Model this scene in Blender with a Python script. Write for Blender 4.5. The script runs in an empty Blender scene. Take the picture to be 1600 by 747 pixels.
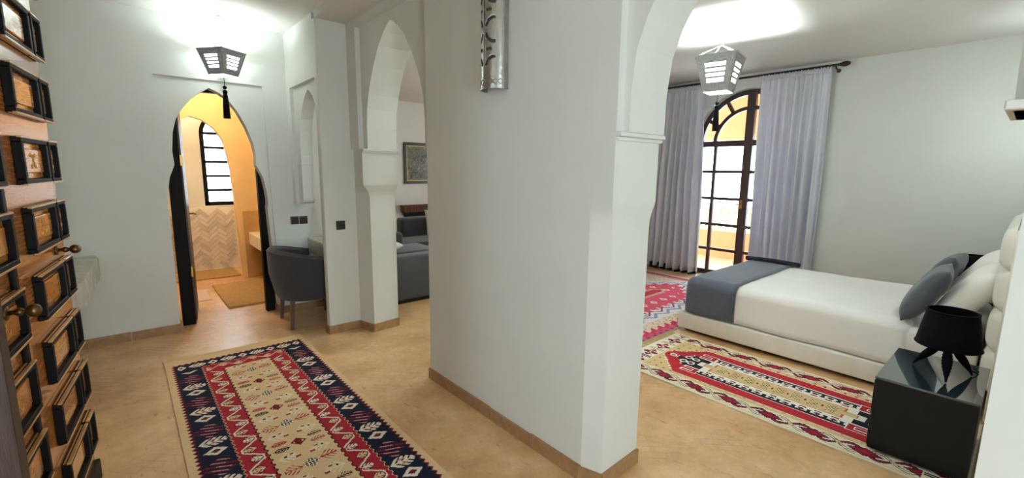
import bpy, bmesh, math, random
import numpy as np
from mathutils import Vector, Matrix, noise
random.seed(7)
S = bpy.context.scene
COL = S.collection

# ------------------------------------------------------------------ camera
RM = [[0.7575811375892798, -0.0916405385616583, 0.6462761264823745],
      [-0.6526492921628253, -0.12294117730740065, 0.7476191332233502],
      [0.01094172784782172, -0.9881738099213112, -0.1529470495867924]]
cd = bpy.data.cameras.new('camera'); cam = bpy.data.objects.new('camera', cd); COL.objects.link(cam)
cd.sensor_width = 36.0; cd.lens = 701.678 / 1600 * 36.0; cd.clip_start = 0.02; cd.clip_end = 200
m = Matrix.Identity(4)
for i in range(3):
    m[i][0] = RM[i][0]; m[i][1] = -RM[i][1]; m[i][2] = -RM[i][2]
m[0][3], m[1][3], m[2][3] = 0, 0, 1.5
cam.matrix_world = m
S.camera = cam

# ------------------------------------------------------------------ world, exposure
w = bpy.data.worlds.new('world'); S.world = w; w.use_nodes = True
bg = w.node_tree.nodes['Background']; bg.inputs[0].default_value = (0.74, 0.90, 1.0, 1); bg.inputs[1].default_value = 9.0
S.view_settings.view_transform = 'Standard'; S.view_settings.look = 'None'
S.view_settings.exposure = 0.85; S.view_settings.gamma = 1.0; S.view_settings.use_curve_mapping = False
try:
    S.cycles.use_denoising = True; S.cycles.max_bounces = 10; S.cycles.diffuse_bounces = 7
    S.cycles.sample_clamp_indirect = 6.0; S.cycles.caustics_reflective = False; S.cycles.caustics_refractive = False
except Exception: pass

def portal(name, loc, size, direction):
    ld = bpy.data.lights.new(name, 'AREA'); ld.shape = 'RECTANGLE'; ld.size, ld.size_y = size
    ld.cycles.is_portal = True
    o = bpy.data.objects.new(name, ld); COL.objects.link(o); o.location = loc
    o.rotation_euler = Vector(direction).to_track_quat('-Z', 'Z').to_euler()
def point(name, loc, power, color, radius=0.05, parent=None):
    ld = bpy.data.lights.new(name, 'POINT'); ld.energy = power; ld.color = color; ld.shadow_soft_size = radius
    o = bpy.data.objects.new(name, ld); COL.objects.link(o); o.location = loc
    if parent: o.parent = parent
    return o
CEIL = 2.77
portal('daylight_entrance', (0.25, -1.99, 1.15), (.68, 2.3), (0, 1, 0))
portal('daylight_added_hall_opening', (-1.79, .7, 1.5), (.4, 1.2), (1, 0, 0))  # unseen opening added in the left wall to brighten the hall
portal('daylight_bedroom', (6.6, 2.62, 1.3), (1.5, 2.6), (-1, 0, 0))
portal('daylight_bathroom', (1.09, 7.95, 1.6), (0.5, 1.4), (0, -1, 0))
portal('daylight_living', (6.39, 5.8, 1.15), (1.2, 2.3), (-1, 0, 0))
portal('daylight_alcove', (2.9, 2.31, 1.5), (0.9, 2.0), (0, 1, 0))

# ------------------------------------------------------------------ materials
def lin(c):
    if isinstance(c, str): c = tuple(int(c[i:i+2], 16) for i in (0, 2, 4))
    return tuple(((v/255)/12.92 if v/255 <= .04045 else ((v/255+.055)/1.055)**2.4) for v in c)
MATS = {}
def mat(name, color, rough=.6, metal=0.0, var=0.0, vscale=6.0, bump=0.0, bscale=60.0, spec=.5, color2=None, stretch=None, coat=0.0, sheen=0.0, emit=None, estr=0.0):
    if name in MATS: return MATS[name]
    M = bpy.data.materials.new(name); M.use_nodes = True
    nt = M.node_tree; b = nt.nodes['Principled BSDF']
    c = lin(color)
    b.inputs['Base Color'].default_value = (*c, 1); b.inputs['Roughness'].default_value = rough
    b.inputs['Metallic'].default_value = metal; b.inputs['Specular IOR Level'].default_value = spec
    b.inputs['Coat Weight'].default_value = coat; b.inputs['Sheen Weight'].default_value = sheen
    tc = nt.nodes.new('ShaderNodeTexCoord'); mp = nt.nodes.new('ShaderNodeMapping')
    nt.links.new(tc.outputs['Object'], mp.inputs[0])
    if stretch: mp.inputs['Scale'].default_value = stretch
    if var > 0 or color2:
        n = nt.nodes.new('ShaderNodeTexNoise'); n.inputs['Scale'].default_value = vscale; n.inputs['Detail'].default_value = 6; n.inputs['Roughness'].default_value = .6
        nt.links.new(mp.outputs[0], n.inputs['Vector'])
        r = nt.nodes.new('ShaderNodeValToRGB'); r.color_ramp.elements[0].position = .3; r.color_ramp.elements[1].position = .7
        c2 = lin(color2) if color2 else tuple(min(1, v*(1+var)) for v in c)
        c1 = c if color2 else tuple(v*(1-var) for v in c)
        r.color_ramp.elements[0].color = (*c1, 1); r.color_ramp.elements[1].color = (*c2, 1)
        nt.links.new(n.outputs['Fac'], r.inputs[0]); nt.links.new(r.outputs[0], b.inputs['Base Color'])
    if bump > 0:
        n2 = nt.nodes.new('ShaderNodeTexNoise'); n2.inputs['Scale'].default_value = bscale; n2.inputs['Detail'].default_value = 4
        nt.links.new(mp.outputs[0], n2.inputs['Vector'])
        bp = nt.nodes.new('ShaderNodeBump'); bp.inputs['Strength'].default_value = bump; bp.inputs['Distance'].default_value = .01
        nt.links.new(n2.outputs['Fac'], bp.inputs['Height']); nt.links.new(bp.outputs[0], b.inputs['Normal'])
    if emit:
        b.inputs['Emission Color'].default_value = (*lin(emit), 1); b.inputs['Emission Strength'].default_value = estr
    MATS[name] = M
    return M

PLASTER = mat('white_plaster', 'd9dad4', .85, var=.025, vscale=2.5, bump=.12, bscale=14, spec=.2)
CEILM = mat('ceiling_paint', 'd6d4cd', .9, var=.02, vscale=2, spec=.2)
LAMPTINT = mat('lamplight_tinted_plaster', 'e8c489', .7, var=.05, vscale=3, bump=.08, bscale=12)  # ochre tone puts part of the warm lamplight into the plaster
TERRA = mat('terracotta_render', 'e8a070', .9, var=.06, vscale=3)
SKIRT = mat('skirting_tile', 'a07b55', .5, var=.22, vscale=18, bump=.2, bscale=50)
MORTAR = mat('skirting_mortar', 'c9bda8', .9)
BLACKWOOD = mat('black_stained_wood', '0f0b09', .55, spec=.15, var=.35, vscale=8, stretch=(12, 12, 1), bump=.1, bscale=30)
DARKFRAME = mat('dark_brown_frame', '3a2723', .45, var=.2, vscale=9)
HONEY = mat('honey_wood', 'a5642c', .22, var=.3, vscale=7, stretch=(1, 1, 14), bump=.06, bscale=30, coat=.5)
HONEYP = mat('honey_panel', 'b8742f', .25, var=.3, vscale=9, stretch=(1, 1, 10), coat=.5)
GOLDINLAY = mat('gold_inlay', 'c88a38', .35, var=.2, vscale=30)
EDGEWOOD = mat('edge_highlight_wood', 'b98d58', .3, var=.3, vscale=20, coat=.3)  # pale wood colour stands for highlights along the frame edges
BRASS = mat('aged_brass', '6a5230', .35, metal=.9, var=.2, vscale=30)
BRASSB = mat('bright_brass', 'c99a4a', .3, metal=.9)
MARBLE = mat('pale_marble', 'c9c3b2', .25, color2='a8a294', vscale=9, bump=.03)
SILVER = mat('pierced_silver_metal', 'b9b8b2', .28, metal=1.0, var=.12, vscale=25, bump=.15, bscale=60)
PEWTER = mat('hammered_pewter', 'a2a3a1', .45, metal=.25, var=.2, vscale=60, bump=.4, bscale=140)
TASSEL = mat('black_tassel_thread', '0a090a', .85, spec=.1, bump=.4, bscale=200)
CHAINM = mat('chain_metal', '8f8c82', .4, metal=.9)
SWITCHM = mat('bronze_switch_plate', '3a332c', .4, metal=.3)
SWITCHR = mat('dark_switch_rocker', '2a241f', .35)
GREYFAB = mat('charcoal_fabric', '3b3b3f', .9, var=.12, vscale=90, bump=.25, bscale=400, sheen=.25)
SOFAFAB = mat('sofa_charcoal_fabric', '4a4b51', .9, var=.1, vscale=60, bump=.2, bscale=350, sheen=.3)
DARKSOFA = mat('sofa_black_fabric', '37383c', .9, var=.1, vscale=60, sheen=.3)
CHAIRLEG = mat('chair_leg_wood', '5d4a3c', .4)
WHITELEATHER = mat('white_leather', 'e9e4d8', .42, var=.03, vscale=8, bump=.1, bscale=120)
LINEN = mat('white_cotton', 'f1eeea', .85, var=.02, vscale=6, bump=.35, bscale=9, sheen=.2)
PILLOWM = mat('white_pillow_cotton', 'f3efe8', .85, bump=.3, bscale=14, sheen=.2)
THROWM = mat('slate_throw_fabric', '555a69', .85, var=.08, vscale=30, bump=.25, bscale=16, sheen=.3)
VELVET = mat('grey_velvet', '494d54', .8, var=.12, vscale=10, bump=.15, bscale=20, sheen=.25)
CURTAINM = mat('grey_curtain_satin', 'e2e2ea', .55, var=.05, vscale=6, sheen=.4)
DARKBANDM = mat('curtain_dark_band', '26262e', .8)
RODM = mat('dark_iron_rod', '3a2a26', .4, metal=.4)
GLOSSBLACK = mat('gloss_black_lacquer', '0b1214', .28, spec=.25)
GLASSTOP = mat('mirror_black_glass', '26343a', .03, spec=.9, coat=1.0)
LAMPBLACK = mat('black_string', '08080a', .8, spec=.1)
OLIVEMAT = mat('bath_mat_pile', 'c9a56b', .95, color2='a9854f', vscale=30, bump=.8, bscale=70, stretch=(1, 4, 1))
PINKMAT = mat('pale_woven_mat', 'd9c2b8', .9, var=.08, vscale=40, bump=.4, bscale=80)
BATHTILE = mat('bejmat_tile', 'd2c6b4', .35, var=.2, vscale=3.5, bump=.1, bscale=30)
BATHTILE2 = mat('bejmat_tile_grey', 'c2b7a6', .35, var=.15, vscale=4)
BATHTILE3 = mat('bejmat_tile_pale', 'dcd0bd', .35, var=.12, vscale=4)
GROUT = mat('pale_grout', 'ece4d6', .9)
TADELAKT = mat('tan_tadelakt', 'c49a5e', .45, var=.12, vscale=5)
BROWNTAD = mat('brown_tadelakt', '7c5a3c', .5, var=.15, vscale=6)
CERAMIC = mat('white_ceramic', 'f2ede0', .15)
BRICKM = mat('fireplace_brick', '5c3a2a', .85, var=.3, vscale=15, bump=.4, bscale=60)
FLATBLACK = mat('flat_black', '100e0d', .9)  # plain black for the hearth panel, plinth, bases and feet
FRAMEBLACK = mat('black_picture_frame', '19130f', .4)
GILT = mat('gilt_slip', 'a58a52', .4, metal=.4)
BALUST = mat('balustrade_render', 'e3c3ae', .85, var=.05)
BALFLOOR = mat('balcony_tile', 'e3a98c', .6, var=.1, vscale=5)
CUSHW = mat('cream_cushion', 'e5e0d2', .85, bump=.2, bscale=60)
CUSHB = mat('black_dot_applique', '17161a', .85)

def floor_material():
    M = bpy.data.materials.new('waxed_terracotta_floor'); M.use_nodes = True
    nt = M.node_tree; b = nt.nodes['Principled BSDF']; L = nt.links.new
    tc = nt.nodes.new('ShaderNodeTexCoord')
    mp = nt.nodes.new('ShaderNodeMapping'); mp.inputs['Rotation'].default_value = (0, 0, math.radians(45)); L(tc.outputs['Object'], mp.inputs[0])
    n = nt.nodes.new('ShaderNodeTexNoise'); n.inputs['Scale'].default_value = 2.2; n.inputs['Detail'].default_value = 8; n.inputs['Roughness'].default_value = .62
    L(mp.outputs[0], n.inputs['Vector'])
    r = nt.nodes.new('ShaderNodeValToRGB'); e = r.color_ramp.elements
    e[0].position = .28; e[0].color = (*lin('bd9062'), 1); e[1].position = .72; e[1].color = (*lin('eccaa2'), 1)
    k = e.new(.5); k.color = (*lin('dbaf7d'), 1)
    L(n.outputs['Fac'], r.inputs[0])
    br = nt.nodes.new('ShaderNodeTexBrick'); br.offset = .5; br.inputs['Scale'].default_value = 1.0
    br.inputs['Brick Width'].default_value = .15; br.inputs['Row Height'].default_value = .05; br.inputs['Mortar Size'].default_value = .0022
    br.inputs['Color1'].default_value = (1, 1, 1, 1); br.inputs['Color2'].default_value = (.88, .85, .84, 1); br.inputs['Mortar'].default_value = (.62, .56, .5, 1)
    nd = nt.nodes.new('ShaderNodeTexNoise'); nd.inputs['Scale'].default_value = 9; L(tc.outputs['Object'], nd.inputs['Vector'])
    ma = nt.nodes.new('ShaderNodeMixRGB'); ma.inputs[0].default_value = .012; L(mp.outputs[0], ma.inputs[1]); L(nd.outputs['Color'], ma.inputs[2])
    L(ma.outputs[0], br.inputs['Vector'])
    # joints show only in places where the wax has worn
    wn = nt.nodes.new('ShaderNodeTexNoise'); wn.inputs['Scale'].default_value = 1.7; wn.inputs['Detail'].default_value = 3; L(tc.outputs['Object'], wn.inputs['Vector'])
    wr = nt.nodes.new('ShaderNodeValToRGB'); wr.color_ramp.elements[0].position = .5; wr.color_ramp.elements[1].position = .68; L(wn.outputs['Fac'], wr.inputs[0])
    mx = nt.nodes.new('ShaderNodeMixRGB'); mx.blend_type = 'MULTIPLY'; L(wr.outputs[0], mx.inputs[0]); L(r.outputs[0], mx.inputs[1]); L(br.outputs['Color'], mx.inputs[2])
    # fine mottling of the old wax
    fn = nt.nodes.new('ShaderNodeTexNoise'); fn.inputs['Scale'].default_value = 14; fn.inputs['Detail'].default_value = 7; fn.inputs['Roughness'].default_value = .75; L(tc.outputs['Object'], fn.inputs['Vector'])
    fr_ = nt.nodes.new('ShaderNodeMapRange'); fr_.inputs[1].default_value = .3; fr_.inputs[2].default_value = .7; fr_.inputs[3].default_value = .84; fr_.inputs[4].default_value = 1.08; L(fn.outputs['Fac'], fr_.inputs[0])
    mf = nt.nodes.new('ShaderNodeMixRGB'); mf.blend_type = 'MULTIPLY'; mf.inputs[0].default_value = 1; L(mx.outputs[0], mf.inputs[1]); L(fr_.outputs[0], mf.inputs[2]); mx = mf
    # scratches and dark chips
    sc = nt.nodes.new('ShaderNodeMapping'); sc.inputs['Scale'].default_value = (34, 7, 1); sc.inputs['Rotation'].default_value = (0, 0, .6); L(tc.outputs['Object'], sc.inputs[0])
    sn = nt.nodes.new('ShaderNodeTexNoise'); sn.inputs['Scale'].default_value = 1.0; sn.inputs['Detail'].default_value = 5; sn.inputs['Roughness'].default_value = .7; L(sc.outputs[0], sn.inputs['Vector'])
    sr = nt.nodes.new('ShaderNodeValToRGB'); sr.color_ramp.elements[0].position = .60; sr.color_ramp.elements[0].color = (1, 1, 1, 1); sr.color_ramp.elements[1].position = .70; sr.color_ramp.elements[1].color = (.5, .42, .36, 1); L(sn.outputs['Fac'], sr.inputs[0])
    m2 = nt.nodes.new('ShaderNodeMixRGB'); m2.blend_type = 'MULTIPLY'; m2.inputs[0].default_value = .8; L(mx.outputs[0], m2.inputs[1]); L(sr.outputs[0], m2.inputs[2])
    L(m2.outputs[0], b.inputs['Base Color'])
    rr = nt.nodes.new('ShaderNodeMapRange'); rr.inputs[3].default_value = .26; rr.inputs[4].default_value = .5; L(n.outputs['Fac'], rr.inputs[0]); L(rr.outputs[0], b.inputs['Roughness'])
    bp = nt.nodes.new('ShaderNodeBump'); bp.inputs['Strength'].default_value = .25; bp.inputs['Distance'].default_value = .004; L(n.outputs['Fac'], bp.inputs['Height']); L(bp.outputs[0], b.inputs['Normal'])
    return M
FLOORM = floor_material()

def attr_material(name, rough=.95):
    M = bpy.data.materials.new(name); M.use_nodes = True
    nt = M.node_tree; b = nt.nodes['Principled BSDF']
    a = nt.nodes.new('ShaderNodeVertexColor'); a.layer_name = 'weave'
    tc = nt.nodes.new('ShaderNodeTexCoord'); n = nt.nodes.new('ShaderNodeTexNoise'); n.inputs['Scale'].default_value = 120
    nt.links.new(tc.outputs['Object'], n.inputs['Vector'])
    mr = nt.nodes.new('ShaderNodeMapRange'); mr.inputs[3].default_value = .8; mr.inputs[4].default_value = 1.15; nt.links.new(n.outputs['Fac'], mr.inputs[0])
    mx = nt.nodes.new('ShaderNodeMixRGB'); mx.blend_type = 'MULTIPLY'; mx.inputs[0].default_value = 1
    nt.links.new(a.outputs[0], mx.inputs[1]); nt.links.new(mr.outputs[0], mx.inputs[2]); nt.links.new(mx.outputs[0], b.inputs['Base Color'])
    bp = nt.nodes.new('ShaderNodeBump'); bp.inputs['Strength'].default_value = .4; bp.inputs['Distance'].default_value = .003
    nt.links.new(n.outputs['Fac'], bp.inputs['Height']); nt.links.new(bp.outputs[0], b.inputs['Normal'])
    b.inputs['Roughness'].default_value = rough; b.inputs['Specular IOR Level'].default_value = .15
    return M
def lit_glass():
    M = mat('lit_frosted_glass', 'ffffff', .5, emit='f4fff8', estr=5.0); nt = M.node_tree; b = nt.nodes['Principled BSDF']
    t = nt.nodes.new('ShaderNodeBsdfTransparent'); x = nt.nodes.new('ShaderNodeMixShader'); x.inputs[0].default_value = .5
    nt.links.new(t.outputs[0], x.inputs[1]); nt.links.new(b.outputs[0], x.inputs[2]); nt.links.new(x.outputs[0], nt.nodes['Material Output'].inputs[0]); return M
GLOW = lit_glass()
def frosted():
    M = mat('frosted_sconce_glass', 'f4f4ee', .5); nt = M.node_tree; b = nt.nodes['Principled BSDF']
    t = nt.nodes.new('ShaderNodeBsdfTransparent'); x = nt.nodes.new('ShaderNodeMixShader'); x.inputs[0].default_value = .4
    nt.links.new(t.outputs[0], x.inputs[1]); nt.links.new(b.outputs[0], x.inputs[2]); nt.links.new(x.outputs[0], nt.nodes['Material Output'].inputs[0]); return M
FROST = frosted()
def translucent(M, fac):
    nt = M.node_tree; b = nt.nodes['Principled BSDF']; t = nt.nodes.new('ShaderNodeBsdfTranslucent'); t.inputs[0].default_value = b.inputs['Base Color'].default_value
    x = nt.nodes.new('ShaderNodeMixShader'); x.inputs[0].default_value = fac
    nt.links.new(b.outputs[0], x.inputs[1]); nt.links.new(t.outputs[0], x.inputs[2]); nt.links.new(x.outputs[0], nt.nodes['Material Output'].inputs[0])
translucent(CURTAINM, .15)
KILIM = attr_material('woven_kilim_wool')

def glass_material():
    M = bpy.data.materials.new('window_glass'); M.use_nodes = True
    nt = M.node_tree; nt.nodes.clear()
    o = nt.nodes.new('ShaderNodeOutputMaterial'); t = nt.nodes.new('ShaderNodeBsdfTransparent'); g = nt.nodes.new('ShaderNodeBsdfGlossy'); g.inputs['Roughness'].default_value = .02
    fr = nt.nodes.new('ShaderNodeFresnel'); fr.inputs[0].default_value = 1.35
    x = nt.nodes.new('ShaderNodeMixShader'); t.inputs[0].default_value = (.97, .98, .98, 1)
    nt.links.new(fr.outputs[0], x.inputs[0]); nt.links.new(t.outputs[0], x.inputs[1]); nt.links.new(g.outputs[0], x.inputs[2]); nt.links.new(x.outputs[0], o.inputs[0])
    return M
GLASS = glass_material()

def painting_material():
    M = bpy.data.materials.new('woodland_painting'); M.use_nodes = True
    nt = M.node_tree; b = nt.nodes['Principled BSDF']; tc = nt.nodes.new('ShaderNodeTexCoord')
    n = nt.nodes.new('ShaderNodeTexNoise'); n.inputs['Scale'].default_value = 9; n.inputs['Detail'].default_value = 7; n.inputs['Distortion'].default_value = 1.6
    nt.links.new(tc.outputs['Object'], n.inputs['Vector'])
    r = nt.nodes.new('ShaderNodeValToRGB'); e = r.color_ramp.elements
    e[0].position = .3; e[0].color = (*lin('15140f'), 1); e[1].position = .75; e[1].color = (*lin('a08a3c'), 1)
    for p, c in ((.42, '2f3524'), (.5, '5c5a2c'), (.57, '4a4d45'), (.64, '7d7a63')):
        k = e.new(p); k.color = (*lin(c), 1)
    nt.links.new(n.outputs['Fac'], r.inputs[0]); nt.links.new(r.outputs[0], b.inputs['Base Color']); b.inputs['Roughness'].default_value = .4
    return M
PAINT = painting_material()

# ------------------------------------------------------------------ helpers
def link(name, me, material, parent=None):
    o = bpy.data.objects.new(name, me); COL.objects.link(o)
    if material is not None and not me.materials: me.materials.append(material)
    if parent: o.parent = parent
    return o
def obj(name, bm, material, parent=None, smooth=False):
    me = bpy.data.meshes.new(name)
    bmesh.ops.recalc_face_normals(bm, faces=bm.faces[:])
    if smooth:
        for f in bm.faces: f.smooth = True
    bm.to_mesh(me); bm.free()
    o = link(name, me, material, parent)
    if smooth == 'auto':
        for p in me.polygons: p.use_smooth = True
        try: me.set_sharp_from_angle(angle=math.radians(40))
        except Exception: pass
    return o
def tag(o, label, cat, group=None, kind=None):
    o['label'] = label; o['category'] = cat
    if group: o['group'] = group
    if kind: o['kind'] = kind
    return o
def struct(name, bm, material, parent=None, smooth=False, label=None):
    o = obj(name, bm, material, parent, smooth)
    if parent is None: o['kind'] = 'structure'
    if label: o['label'] = label
    return o
def thing(name, label, cat, loc=(0, 0, 0), rz=0, group=None):
    o = bpy.data.objects.new(name, None); COL.objects.link(o); o.location = loc; o.rotation_euler = (0, 0, rz); o.empty_display_size = .1
    return tag(o, label, cat, group)
def dup(root, loc=None, rz=None):
    r = root.copy(); COL.objects.link(r)
    if loc is not None: r.location = loc
    if rz is not None: r.rotation_euler = (0, 0, rz)
    for c in list(root.children):
        c2 = c.copy(); COL.objects.link(c2); c2.parent = r
        for g in list(c.children):
            g2 = g.copy(); COL.objects.link(g2); g2.parent = c2
    return r
def box(bm, a, b, bev=0, seg=2):
    a, b = [min(x, y) for x, y in zip(a, b)], [max(x, y) for x, y in zip(a, b)]
    r = bmesh.ops.create_cube(bm, size=1.0)
    vs = r['verts']
    for v in vs:
        for i in range(3): v.co[i] = a[i] + (v.co[i] + .5) * (b[i] - a[i])
    if bev > 0:
        es = list({e for v in vs for e in v.link_edges})
        bmesh.ops.bevel(bm, geom=es, offset=bev, segments=seg, affect='EDGES', profile=.5)
    return bm
def nb(): return bmesh.new()
def bx(a, b, bev=0, seg=2): return box(nb(), a, b, bev, seg)
def prism(bm, pts, axis, lo, hi):
    """2-D polygon (in the two other axes, in xyz order) extruded along axis"""
    def P(p, t):
        q = list(p); q.insert('xyz'.index(axis), t); return Vector(q)
    A = [bm.verts.new(P(p, lo)) for p in pts]; B = [bm.verts.new(P(p, hi)) for p in pts]
    bm.faces.new(A); bm.faces.new(B[::-1]); n = len(pts)
    for i in range(n): bm.faces.new((A[i], B[i], B[(i+1) % n], A[(i+1) % n]))
    return bm
def loft(bm, rings, cap=True, closed=True):
    vs = [[bm.verts.new(Vector(p)) for p in r] for r in rings]; n = len(rings[0])
    for a, b in zip(vs[:-1], vs[1:]):
        for i in range(n if closed else n-1): bm.faces.new((a[i], a[(i+1) % n], b[(i+1) % n], b[i]))
    if cap and closed: bm.faces.new(vs[0][::-1]); bm.faces.new(vs[-1])
    return bm
def tube(bm, pts, r, n=8, rads=None):
    pts = [Vector(p) for p in pts]; rings = []
    for i, p in enumerate(pts):
        d = (pts[min(i+1, len(pts)-1)] - pts[max(i-1, 0)]).normalized()
        u = d.orthogonal().normalized() if i == 0 else (u - d*u.dot(d)).normalized()
        v = d.cross(u); rr = rads[i] if rads else r
        rings.append([p + (u*math.cos(2*math.pi*k/n) + v*math.sin(2*math.pi*k/n))*rr for k in range(n)])
    return loft(bm, rings)
def lathe(bm, prof, c, n=20):
    rings = [[(c[0]+r*math.cos(2*math.pi*k/n), c[1]+r*math.sin(2*math.pi*k/n), c[2]+z) for k in range(n)] for r, z in prof]
    return loft(bm, rings)
def ball(bm, c, r, sc=(1, 1, 1), u=12, v=8):
    bmesh.ops.create_uvsphere(bm, u_segments=u, v_segments=v, radius=r, matrix=Matrix.Translation(c) @ Matrix.Diagonal((*sc, 1)))
    return bm
def slices(bm, axis, lo, hi, step):
    t = lo + step; nrm = [0, 0, 0]; nrm['xyz'.index(axis)] = 1
    while t < hi - 1e-4:
        co = [0, 0, 0]; co['xyz'.index(axis)] = t
        bmesh.ops.bisect_plane(bm, geom=bm.verts[:]+bm.edges[:]+bm.faces[:], plane_co=co, plane_no=nrm, dist=1e-5); t += step

# ------------------------------------------------------------------ shell: floor, ceilings
struct('floor', bx((-1.9, -2.1, -.12), (6.6, 8.3, 0)), FLOORM, label='waxed terracotta tile floor with worn joints')
ceil = struct('ceiling', bx((-1.9, -2.1, CEIL), (6.6, 8.3, CEIL+.12)), CEILM, label='flat off-white painted ceiling')
struct('trim_1', bx((1.312, -2.0, 2.712), (1.5695, 4.03, CEIL-.0005)), CEILM, label='shallow plaster drop along the hall ceiling')

ARCH = [(.48, 0), (.478, .18), (.462, .335), (.425, .45), (.385, .535), (.31, .665), (.21, .80), (.11, .885), (.05, .925), (0, .945)]
def arch_pts(y0, y1, z0, rev=False, top=2.585):
    c, hw = (y0+y1)/2, abs(y1-y0)/2; k = (top-z0)/.945
    left = [(c-d/.48*hw, z0+z*k) for d, z in ARCH]; right = [(c+d/.48*hw, z0+z*k) for d, z in ARCH[::-1][1:]]
    return left + right
# hall wall towards living room and bedroom: two arches in sunk rectangular fields
bm = nb()
prism(bm, [(-2, 0), (.012, 0), (.012, 2.65), (1.163, 2.65), (1.163, 1.66), (1.285, 1.66), (1.285, 0), (2.70, 0), (2.70, 2.65), (3.84, 2.65), (3.84, 1.66), (4.03, 1.66), (4.03, CEIL), (-2, CEIL)], 'x', 1.57, 1.611)
wall_r = struct('wall_right', bm, PLASTER, label='white plaster hall wall with two pointed archways')
bm = nb()
prism(bm, [(-2, 0), (.012, 0), (.012, 1.65), (.058, 1.65)] + arch_pts(.06, 1.13, 1.66)[1:-1] + [(1.13, 1.66), (1.285, 1.66), (1.285, 0), (2.70, 0), (2.70, 1.64), (2.79, 1.64)]
      + arch_pts(2.79, 3.755, 1.66)[1:-1] + [(3.755, 1.66), (4.03, 1.66), (4.03, CEIL), (-2, CEIL)], 'x', 1.611, 1.88)
obj('arch_wall', bm, PLASTER, wall_r)
def pillar(A, B, Cc, D, B2, C2):
    """chamfered shaft swelling into a square impost block"""
    bm = nb(); rings = []
    for z, t in ((0, 0), (1.24, 0), (1.27, .10), (1.30, .32), (1.325, .62), (1.345, .9), (1.36, 1), (1.661, 1)):
        L = lambda p, q: (p[0]+(q[0]-p[0])*t, p[1]+(q[1]-p[1])*t, z)
        rings.append([(A[0], A[1], z), L(B, B2), L(Cc, C2), (D[0], D[1], z)])
    loft(bm, rings); return bm
p = obj('pillar', pillar((1.57, 1.285), (1.602, 1.183), (1.90, 1.192), (1.90, 1.285), (1.57, 1.165), (1.90, 1.165)), PLASTER, wall_r, 'auto')
p = obj('pillar', pillar((1.597, 4.03), (1.648, 3.835), (1.905, 3.87), (1.905, 4.03), (1.572, 3.785), (1.895, 3.79)), PLASTER, wall_r, 'auto')
for y0, y1, s in ((1.285, 1.165, -1), (4.03, 3.785, -1)):
    obj('impost_moulding', bx((1.5705, y1+.03, 1.625), (1.91, y1-.014, 1.641), .004), PLASTER, wall_r); obj('impost_moulding', bx((1.5705, y1+.03, 1.641), (1.905, y1-.03, 1.661), .005), PLASTER, wall_r)
obj('impost_moulding', bx((1.565, -.03, 1.65), (1.90, .072, 1.672), .004), PLASTER, wall_r)
# pier closing the arched alcove and the arched screen above the desk
bm = nb(); prism(bm, [(1.312, 4.04), (1.318, 4.03), (1.598, 4.03), (1.598, 4.10), (1.312, 4.10)], 'z', 0, 2.712)
pier = struct('wall_pier', bm, PLASTER, label='narrow plaster pier beside the desk alcove', smooth=False)
A1 = [(.305, 0), (.312, .08), (.308, .2), (.29, .32), (.255, .42), (.20, .51), (.12, .60), (.05, .645), (0, .665)]
ap = [(4.402-d*.97, 1.53+z) for d, z in A1] + [(4.402+d, 1.53+z) for d, z in A1[::-1][1:]]
bm = nb(); prism(bm, [(4.0995, CEIL), (4.0995, 1.52)] + ap + [(4.715, 1.53), (4.715, 1.19), (4.73, 1.16), (4.76, 1.14), (4.952, 1.14), (4.952, CEIL)], 'x', 1.345, 1.455)
screen = struct('wall_alcove_screen', bm, PLASTER, label='plaster screen with small pointed arch over the desk')
bm = nb(); prism(bm, [(4.0995, CEIL), (4.0995, 2.255), (4.84, 2.255), (4.84, 1.14), (4.952, 1.14), (4.952, CEIL)], 'x', 1.312, 1.346)
obj('raised_border', bm, PLASTER, screen)
obj('corbel_ledge', bx((1.34, 4.70, 1.52), (1.46, 4.84, 1.542), .004), PLASTER, screen)
# bathroom wall with keyhole arch
KH = [(.288, 0), (.294, 1.10), (.286, 1.125), (.288, 1.16), (.299, 1.27), (.322, 1.40), (.352, 1.475), (.364, 1.51), (.358, 1.63), (.375, 1.79), (.406, 1.905), (.458, 1.995), (.535, 2.092), (.61, 2.155), (.671, 2.198),
      (.735, 2.168), (.80, 2.125), (.88, 2.01), (.945, 1.87), (.99, 1.73), (1.008, 1.62), (1.004, 1.51), (1.022, 1.475), (1.056, 1.40), (1.078, 1.27), (1.087, 1.16), (1.085, 1.125), (1.078, 1.10), (1.122, 0)]
bm = nb(); prism(bm, [(-1.9, 0), (.276, 0), (.276, 2.262), (1.10, 2.262), (1.135, 0), (2.07, 0), (2.07, CEIL), (-1.9, CEIL)], 'y', 4.95, 4.982)
wall_b = struct('wall_back', bm, PLASTER, label='white plaster wall with keyhole doorway to bathroom')
bm = nb(); prism(bm, [(-1.9, 0)] + KH + [(2.07, 0), (2.07, CEIL), (-1.9, CEIL)], 'y', 4.981, 5.10)
obj('keyhole_arch_wall', bm, PLASTER, wall_b)
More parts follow.
